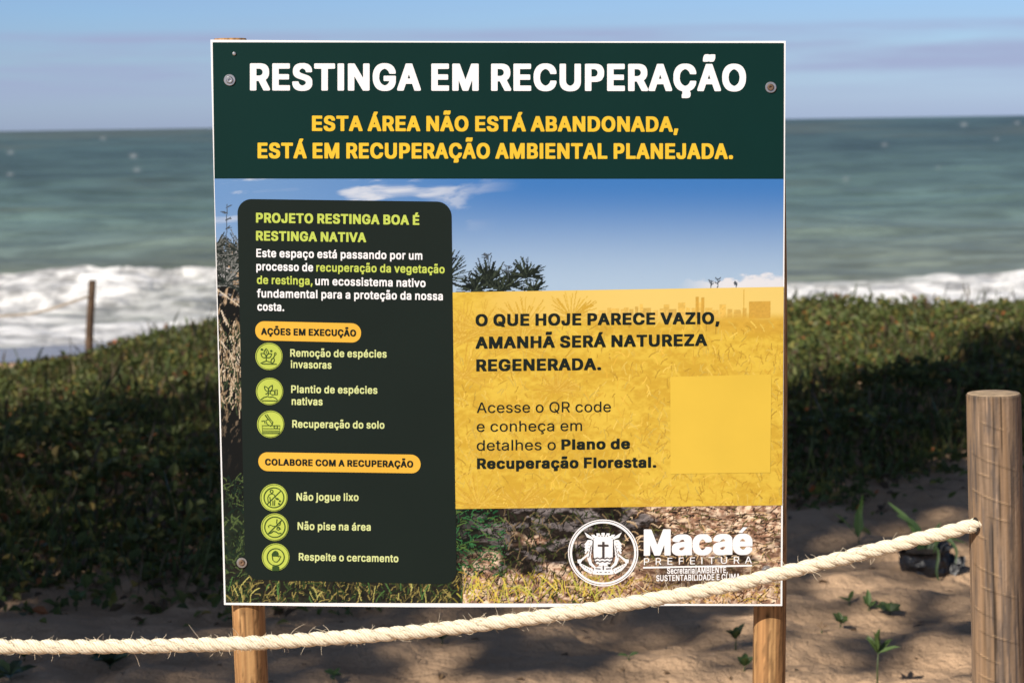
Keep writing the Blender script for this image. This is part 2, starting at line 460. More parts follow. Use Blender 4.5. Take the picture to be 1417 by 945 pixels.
def ground_px(px, py, z=0.0):
    d = ray(np.float64(px), np.float64(py))
    return EYE + d * (z - EYE[2]) / d[2]

GAPS = []
for px_, py_, w_, h_, s_ in ((1190, 812, 120, 16, 1.0), (1300, 800, 60, 14, .9), (1115, 895, 75, 48, 1.0), (1180, 865, 60, 16, .6), (1290, 905, 70, 18, .8),
                             (1150, 775, 60, 12, .7), (1240, 715, 90, 12, .45), (600, 925, 60, 24, .75), (930, 905, 90, 14, .55), (1030, 868, 60, 12, .6), (770, 872, 70, 9, .5),
                             (1350, 860, 50, 12, .6), (1290, 762, 110, 26, .85), (1310, 820, 60, 14, .9), (1110, 940, 50, 20, .8), (1250, 945, 80, 14, .7)):
    g = ground_px(px_, py_)
    g2 = ground_px(px_ + w_ / 2, py_); g3 = ground_px(px_, py_ - h_ / 2); g4 = ground_px(px_, py_ + h_ / 2)
    GAPS.append((g[0], g[1], abs(g2[0] - g[0]) * 1.45, abs(g3[1] - g4[1]) * .85 + .10, min(1.0, s_ * 1.3)))
for gx_, gy_, s_ in ((-1.6, 9.3, .42), (-1.3, 10.3, .5), (-2.4, 10.4, .38), (-1.9, 8.4, .2), (1.9, 10.2, .4), (2.3, 9.2, .35)):
    GAPS.append((gx_, gy_, .6, .55, s_))

m_bark = mat('grey_bark', (.16, .12, .09), .9, noise=(6, .6, 1.2), bump=(14, .8, .03))
m_crown = mat('broad_tree_leaf', attr=True, rough=.5, translucent=.12)
TREES = [((-9.4, -3.4), 'tall shade tree farthest left behind the viewer'), ((-7.2, -.6), 'tall shade tree nearest the sign'), ((-2.6, -5.8), 'tall shade tree straight behind the viewer')]
N0 = 55000
qx = rng.uniform(-5.5, 6.5, N0); qy = rng.uniform(4.5, 14.6, N0)
keep = rng.random(N0) < shade_map(qx, qy) ** 1.5
qx, qy = qx[keep], qy[keep]
hh = 8.3 + 1.7 * fbm(qx * .5, qy * .5, 2, 81) + rng.normal(0, .35, len(qx))
LP = np.stack([qx, qy, np.zeros_like(qx)], 1) + SUN * (hh / SUN[2])[:, None]
heads = np.array([[-8.6, 1.2], [-4.6, 2.4], [-4.0, -2.6]])
own = np.argmin(((LP[:, None, :2] - heads[None]) ** 2).sum(-1), 1)
for t, ((tx, ty), lab) in enumerate(TREES):
    root = empty('shade_tree', (tx, ty, 0), lab, 'tree', 'shade trees outside the picture')
    mb = MB()
    top = np.array([heads[t][0] * .6 + tx * .4, heads[t][1] * .6 + ty * .4, 7.6])
    s = np.linspace(0, 1, 14)[:, None]
    base = np.array([tx, ty, -.3])
    trunk = base + (top - base) * s + np.stack([.15 * np.sin(s[:, 0] * 5 + t), .15 * np.sin(s[:, 0] * 4), 0 * s[:, 0]], 1)
    mb.add(*tube(trunk, np.linspace(.26, .09, 14), 10))
    L = LP[own == t]
    for k_ in range(70):
        if not len(L): break
        tip = L[rng.integers(len(L))]
        a = trunk[rng.integers(7, 13)]
        u = np.linspace(0, 1, 9)[:, None]
        lim = a + (tip - a) * u + np.array([0, 0, .5]) * np.sin(u * np.pi)
        g_ = lim - SUN * (lim[:, 2] / SUN[2])[:, None]          # keep boughs out of the sign's sunlight
        if np.any(shade_map(g_[:, 0], g_[:, 1])[4:] < .6) or np.any((np.abs(g_[:, 0] - .9) < 1.5) & (g_[:, 1] < 5.45) | (np.abs(g_[:, 0]) < 3.2) & (g_[:, 1] < 4.5)): continue
        mb.add(*tube(lim, np.linspace(.06, .012, 9), 6))
    mb.build('trunk', m_bark, root, smooth=True)
    nl = len(L)
    if nl:
        az = rng.uniform(0, 2 * np.pi, nl); ti = rng.normal(0, .5, nl)
        ax = np.stack([np.cos(az) * np.cos(ti), np.sin(az) * np.cos(ti), np.sin(ti)], 1)
        up_ = np.stack([rng.normal(0, .5, nl), rng.normal(0, .5, nl), np.ones(nl)], 1)
        sz = rng.uniform(.11, .19, nl)
        V, F = leaf_mesh(L, ax, up_, sz, sz * .6, .15)
        c = np.array([.06, .09, .025]) * rng.uniform(.6, 1.4, (nl, 1))
        mesh_obj('crown', V, F, m_crown, root, col=np.repeat(c, 7, 0))

# ================================================================== WOODEN POSTS AND ROPE
m_wood = mat('post_wood', attr=True, rough=.8, spec=.2, bump=(160, .35, .002))
m_endgrain = mat('end_grain', (.42, .30, .19), .85, noise=(70, .6, 1.15), bump=(120, .4, .002))
m_dark = mat('hole_shade', (.02, .014, .01), .95, noise=(80, .7, 1.2))

def log_post(name, base, top, r0, r1, paint, parent=None, seg=72, rings=220, cap=True, wobble=.02, seed=1, origin=None):
    base, top = np.array(base, float), np.array(top, float)
    h = np.linalg.norm(top - base)
    t = np.linspace(0, 1, rings); a = np.linspace(0, 2 * np.pi, seg, endpoint=False)
    T, A = np.meshgrid(t, a, indexing='ij')
    ca, sa = np.cos(A), np.sin(A)
    R = (r0 + (r1 - r0) * T) * (1 + wobble * (fbm(ca * 1.3 + seed * 7, T * h * 3 + sa * 1.3, 3, seed) - .5) * 2
                              + wobble * .35 * (fbm(ca * 6 + seed, T * h * 5 + sa * 6, 3, seed + 3) - .5))
    R[-1] *= .985; R[-1] -= .0012
    ax = (top - base) / h
    n0 = np.cross(ax, [0, 1, 0]); n0 /= np.linalg.norm(n0); b0 = np.cross(ax, n0)
    C0 = base + ax * (T * h)[..., None] + n0 * (.012 * np.sin(T * h * 2.3 + seed))[..., None] * .5
    V = C0 + R[..., None] * (ca[..., None] * n0 + sa[..., None] * b0)
    col = paint(T * h, A, ca, sa, h)
    F = [tuple(f) for f in grid_faces(rings, seg, True)]
    V = V.reshape(-1, 3); col = col.reshape(-1, 3)
    mi = [0] * len(F)
    if cap:                                             # sawn top with its growth rings
        o = len(V); i0 = (rings - 1) * seg
        ring_pts, k_ = [], (.75, .5, .25, .08)
        cen = V[i0:].mean(0)
        for q in k_: ring_pts.append(cen + (V[i0:i0 + seg] - cen) * q + ax * .0012 * (1 - q))
        V = np.concatenate([V] + ring_pts + [cen[None] + ax * .0014]); 
        col = np.concatenate([col, np.tile(col[i0:i0 + seg].mean(0), (seg * len(k_) + 1, 1))])
        prev = i0
        for q in range(len(k_)):
            cur = o + q * seg
            F += [(prev + j, prev + (j + 1) % seg, cur + (j + 1) % seg, cur + j) for j in range(seg)]; mi += [1] * seg
            prev = cur
        F += [(prev + j, prev + (j + 1) % seg, len(V) - 1) for j in range(seg)]; mi += [1] * seg
    return mesh_obj(name, V, F, [m_wood, m_endgrain], parent, smooth=True, mat_idx=mi, col=col, origin=origin)

def paint_weathered(S, A, ca, sa, h):
    """grey-tan fence wood: long grain, dark weather stains, shallow saw scratches"""
    g = fbm(A * 9 + .3 * fbm(A * 3, S * 4, 2, 203), S * 2.6, 5, 201, .6)
    c = np.array([.220, .152, .102]) * (.40 + 1.15 * g)[..., None]
    stain = sstep(.47, .66, fbm(A * 7, S * 11, 4, 205, .65))[..., None] * .7
    c = c * (1 - stain) + np.array([.085, .070, .064]) * stain
    fine = fbm(A * 46 + 2 * fbm(A * 5, S * 7, 2, 221), S * 9, 3, 223, .6)
    c = c * (.45 + 1.1 * fine)[..., None]
    warm = sstep(.5, .75, fbm(A * 3 + 9, S * 5, 3, 209))[..., None] * .5
    c = c * (1 - warm) + np.array([.30, .185, .10]) * warm
    crack = sstep(.70, .80, fbm(A * 22 + .5 * fbm(A * 6, S * 9, 2, 225), S * 2.6, 3, 211, .5))[..., None]
    c = c * (1 - .75 * crack)
    for s0, kk, a0, a1 in ((.036, .014, .75, 1.8), (.068, .010, .8, 1.6), (.083, .0145, .25, 2.3), (.112, .012, .5, 1.3), (.138, .0145, .2, 2.2), (.176, .012, .9, 2.0),
                           (.205, .013, .3, 1.1), (.250, .016, .2, 1.6), (.285, .012, .6, 2.2), (.318, .014, .2, 1.4), (.352, .013, .5, 2.3), (.385, .015, .2, 1.5), (.42, .013, .4, 2.0)):
        d = (h - s0 - kk * (A - a0)) - S + .0014 * (fbm(A * 6, S * 0 + s0 * 90, 2, 213) - .5)
        inr = sstep(a0, a0 + .25, A) * (1 - sstep(a1 - .3, a1, A))
        line = np.exp(-(d / .0012) ** 2) * inr * sstep(.40, .62, fbm(A * 4, S * 0 + s0 * 70, 2, 219))
        under = np.exp(-((d - .0026) / .0014) ** 2) * inr
        c = c * (1 - .40 * under[..., None]) + np.array([.30, .20, .11]) * (.45 * line)[..., None]
    top = sstep(.012, .0, h - S + .014 * (fbm(A * 14, S * 0, 3, 217) - .5)) * .5
    c = c * (1 - .5 * top[..., None])
    return np.clip(c, .01, .8)

def paint_peeled(seed):
    def f(S, A, ca, sa, h):
        g = fbm(A * 8, S * 4, 5, seed, .6)
        c = np.array([.37, .195, .08]) * (.42 + 1.0 * g)[..., None]
        pale = sstep(.50, .70, fbm(A * 4, S * 6, 4, seed + 3))[..., None] * .6
        c = c * (1 - pale) + np.array([.50, .30, .13]) * pale
        w = fbm(A * 5, S * 10, 4, seed + 5, .6)
        vein = np.exp(-((w - .5) / .018) ** 2)[..., None] * sstep(.4, .6, fbm(A * 2, S * 5, 2, seed + 7))[..., None]
        c = c * (1 - .7 * vein)
        blot = sstep(.55, .66, fbm(A * 9, S * 16, 4, seed + 9, .6))[..., None]
        c = c * (1 - .6 * blot) + np.array([.10, .055, .025]) * .6 * blot
        c = c * (.55 + .9 * fbm(A * 34, S * 8, 3, seed + 11, .6))[..., None]
        for ka, ks in ((1.1, .12), (2.0, .34), (.6, .55), (1.7, .80), (1.3, 1.02), (2.3, 1.3)):
            kn = np.exp(-(((A - ka) / .16) ** 2 + ((h - S - ks) / .007) ** 2))[..., None]
            c = c * (1 - .75 * kn)
        return np.clip(c, .01, .8)
    return f

# ------------------------------------------------------------------ right-hand fence post
FY = 2.95
pt = at_y(1375.5, 544, FY); pb = at_y(1378.5, 945, FY)
ax_ = (pb - pt) / abs(pb[2] - pt[2])
fbase = pt + ax_ * (pt[2] + .35)
fence = empty('fence_post', (fbase[0], fbase[1], 0), 'thick weathered wooden fence post with sawn top, rope threaded into it', 'post')
log_post('timber', fbase, pt, .0415, .0402, paint_weathered, fence, seed=3, wobble=.012, rings=760, seg=110)
# bored hole for the rope, its inner shade painted as a dark disc
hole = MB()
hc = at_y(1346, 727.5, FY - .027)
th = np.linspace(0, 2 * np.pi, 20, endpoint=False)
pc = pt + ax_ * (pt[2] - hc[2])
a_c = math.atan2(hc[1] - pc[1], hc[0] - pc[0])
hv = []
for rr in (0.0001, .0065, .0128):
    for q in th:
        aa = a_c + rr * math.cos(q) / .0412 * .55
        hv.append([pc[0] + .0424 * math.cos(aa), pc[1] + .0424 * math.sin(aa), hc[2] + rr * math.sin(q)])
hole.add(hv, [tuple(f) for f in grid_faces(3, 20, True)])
hole.build('rope_hole_shade', m_dark, fence)

# ------------------------------------------------------------------ twisted sisal rope
rope_px = [(-260, 882), (-120, 890), (0, 894), (150, 894), (330, 890), (450, 883), (560, 875), (700, 859.5), (850, 837.5), (1000, 812), (1090, 790.5), (1220, 758.5), (1346, 727), (1375, 720)]
RY = 2.93
rp = np.array([at_y(x, y, RY) for x, y in rope_px])
rp[-1] = pc + np.array([0, 0, .004]); 
# carry on to the next post, outside the picture on the left
far_l = np.array([-1.72, RY, rp[0][2] + .30])
rp = np.concatenate([[far_l + np.array([0, 0, 0])], [far_l * .55 + rp[0] * .45 + np.array([0, 0, -.045])], rp])
dl = np.concatenate([[0], np.cumsum(np.linalg.norm(np.diff(rp, axis=0), axis=1))])
def smooth_path(t):
    # Catmull-Rom through the measured points
    out = []
    for tt in np.atleast_1d(t):
        i = int(np.clip(np.searchsorted(dl, tt) - 1, 0, len(dl) - 2))
        u = (tt - dl[i]) / (dl[i + 1] - dl[i])
        p0, p1, p2, p3 = rp[max(i - 1, 0)], rp[i], rp[i + 1], rp[min(i + 2, len(rp) - 1)]
        m1 = (p2 - p0) / (dl[min(i + 1, len(dl) - 1)] - dl[max(i - 1, 0)]) * (dl[i + 1] - dl[i])
        m2 = (p3 - p1) / (dl[min(i + 2, len(dl) - 1)] - dl[i]) * (dl[i + 1] - dl[i])
        out.append((2 * u**3 - 3 * u**2 + 1) * p1 + (u**3 - 2 * u**2 + u) * m1 + (-2 * u**3 + 3 * u**2) * p2 + (u**3 - u**2) * m2)
    return np.array(out)
STEP = .0013
tt = np.arange(0, dl[-1], STEP)
PC = smooth_path(tt)
ker = np.hanning(61); ker /= ker.sum()
PCs = np.stack([np.convolve(np.pad(PC[:, k], 30, mode='edge'), ker, 'valid') for k in range(3)], 1)
PCs[-40:] = PC[-40:]
T_, N_, B_ = frames(PCs)
PITCH_R, RH, RS = .072, .0050, .0063
m_rope = mat('sisal', attr=True, rough=.9, spec=.15)
rope = empty('rope', tuple(PCs[len(PCs) // 2]), 'thick pale twisted sisal rope sagging in front of the sign', 'rope')
NA = 40
phi = np.linspace(0, 2 * np.pi, NA, endpoint=False)
for k in range(3):
    th = 2 * np.pi * tt / PITCH_R + k * 2 * np.pi / 3 + .25 * np.sin(tt * 9 + k)
    cen = PCs + RH * (np.cos(th)[:, None] * N_ + np.sin(th)[:, None] * B_)
    t2, n2, b2 = frames(cen)
    yarn = 8 * (phi[None] + tt[:, None] * -150.0) + 2.2 * (fbm(tt[:, None] * 40, np.cos(phi)[None] * 1.5 + 0 * tt[:, None] + k * 5, 2, 301 + k) - .5)
    rid = np.abs(np.cos(yarn / 2)) ** .6
    fine = fbm(tt[:, None] * 500, phi[None] * 6 + k * 20, 2, 311)
    r = RS * (.84 + .17 * rid + .05 * (fine - .5) + .08 * (fbm(tt * 12, tt * 0 + k, 2, 305)[:, None] - .5))
    V = cen[:, None] + r[..., None] * (np.cos(phi)[None, :, None] * n2[:, None] + np.sin(phi)[None, :, None] * b2[:, None])
    c = np.array([.86, .75, .57]) * (.50 + .52 * rid + .28 * (fine - .5) + .22 * (fbm(tt[:, None] * 60, phi[None] * 2 + k * 9, 3, 321) - .5))[..., None]
    mesh_obj('strand', V, grid_faces(len(tt), NA, True), m_rope, rope, smooth=True, col=np.clip(c, 0, .88).reshape(-1, 3))
hair = MB(); hair_c = []
for k in range(760):
    i = rng.integers(200, len(tt) - 120)
    a = rng.uniform(0, 2 * np.pi)
    d = math.cos(a) * N_[i] + math.sin(a) * B_[i]
    L = rng.choice([.004, .007, .012, .018], p=[.36, .34, .22, .08]) * rng.uniform(.7, 1.2)
    along = T_[i] * rng.normal(.1, .8)
    s = np.linspace(0, 1, 5)[:, None]
    pth = PCs[i] + d * .0095 + (d * .8 + along) * L * s + (rng.normal(0, .35, 3) * L) * s ** 2
    hair.add(*tube(pth, np.linspace(.00042, .0002, 5), 4, False)); hair_c.append(np.tile(np.array([.62, .52, .38]) * rng.uniform(.8, 1.2), (20, 1)))
hf = hair.build('stray_fibres', m_rope, rope, col=np.concatenate(hair_c))
tag(hf, kind='stuff')

lpost = empty('fence_post', (far_l[0], RY + .03, 0), 'wooden fence post beyond the left edge of the picture, holding the rope', 'post')
log_post('timber', (far_l[0], RY + .03, -.35), (far_l[0], RY + .03, 1.14), .041, .040, paint_weathered, lpost, seed=9, rings=90, seg=40)

# ------------------------------------------------------------------ posts on the beach beyond the dune
m_grey = mat('old_post_wood', (.105, .066, .04), .9, noise=(9, .55, 1.25), bump=(25, .6, .01))
DY = 22.0
dt = at_y(127, 388, DY); db = at_y(124, 520, DY)
far = MB()
u = np.linspace(0, 1, 12)[:, None]
zb = ground_z(dt[0], DY) - .4
bot = dt + (db - dt) * ((dt[2] - zb) / (dt[2] - db[2]))
far.add(*tube(bot + (dt - bot) * u + np.array([[.012 * math.sin(7 * q), 0, 0] for q in u[:, 0]]), np.linspace(.050, .042, 12), 12))
fo_ = far.build('beach_post', m_grey, None, origin=(bot[0], DY, float(zb) + .4), smooth=True)
tag(fo_, 'thin dark wooden post standing on the beach beyond the dune, surf behind it', 'post')
e2 = at_y(-150, 405, DY)
f2 = MB().add(*tube(np.array([[e2[0], DY, -2.2], [e2[0], DY, dt[2] - .3], [e2[0], DY, dt[2] + .02]]), np.array([.045, .042, .04]), 12))
o_ = f2.build('beach_post', m_grey, None, origin=(e2[0], DY, -1.75), smooth=True)
tag(o_, 'thin wooden beach post beyond the left edge of the picture', 'post')
rr = [at_y(x, y, DY - .04) for x, y in ((-150, 425), (-70, 438), (0, 437.5), (40, 435), (70, 428), (100, 418), (124, 410))]
fr = MB().add(*tube(np.array(rr), .014, 7))
o_ = fr.build('beach_rope', mat('old_rope', (.45, .38, .30), .9, noise=(40, .7, 1.1)), None, origin=rr[3], smooth=True)
tag(o_, 'thin distant rope sagging from the dark beach post in front of the surf', 'rope')

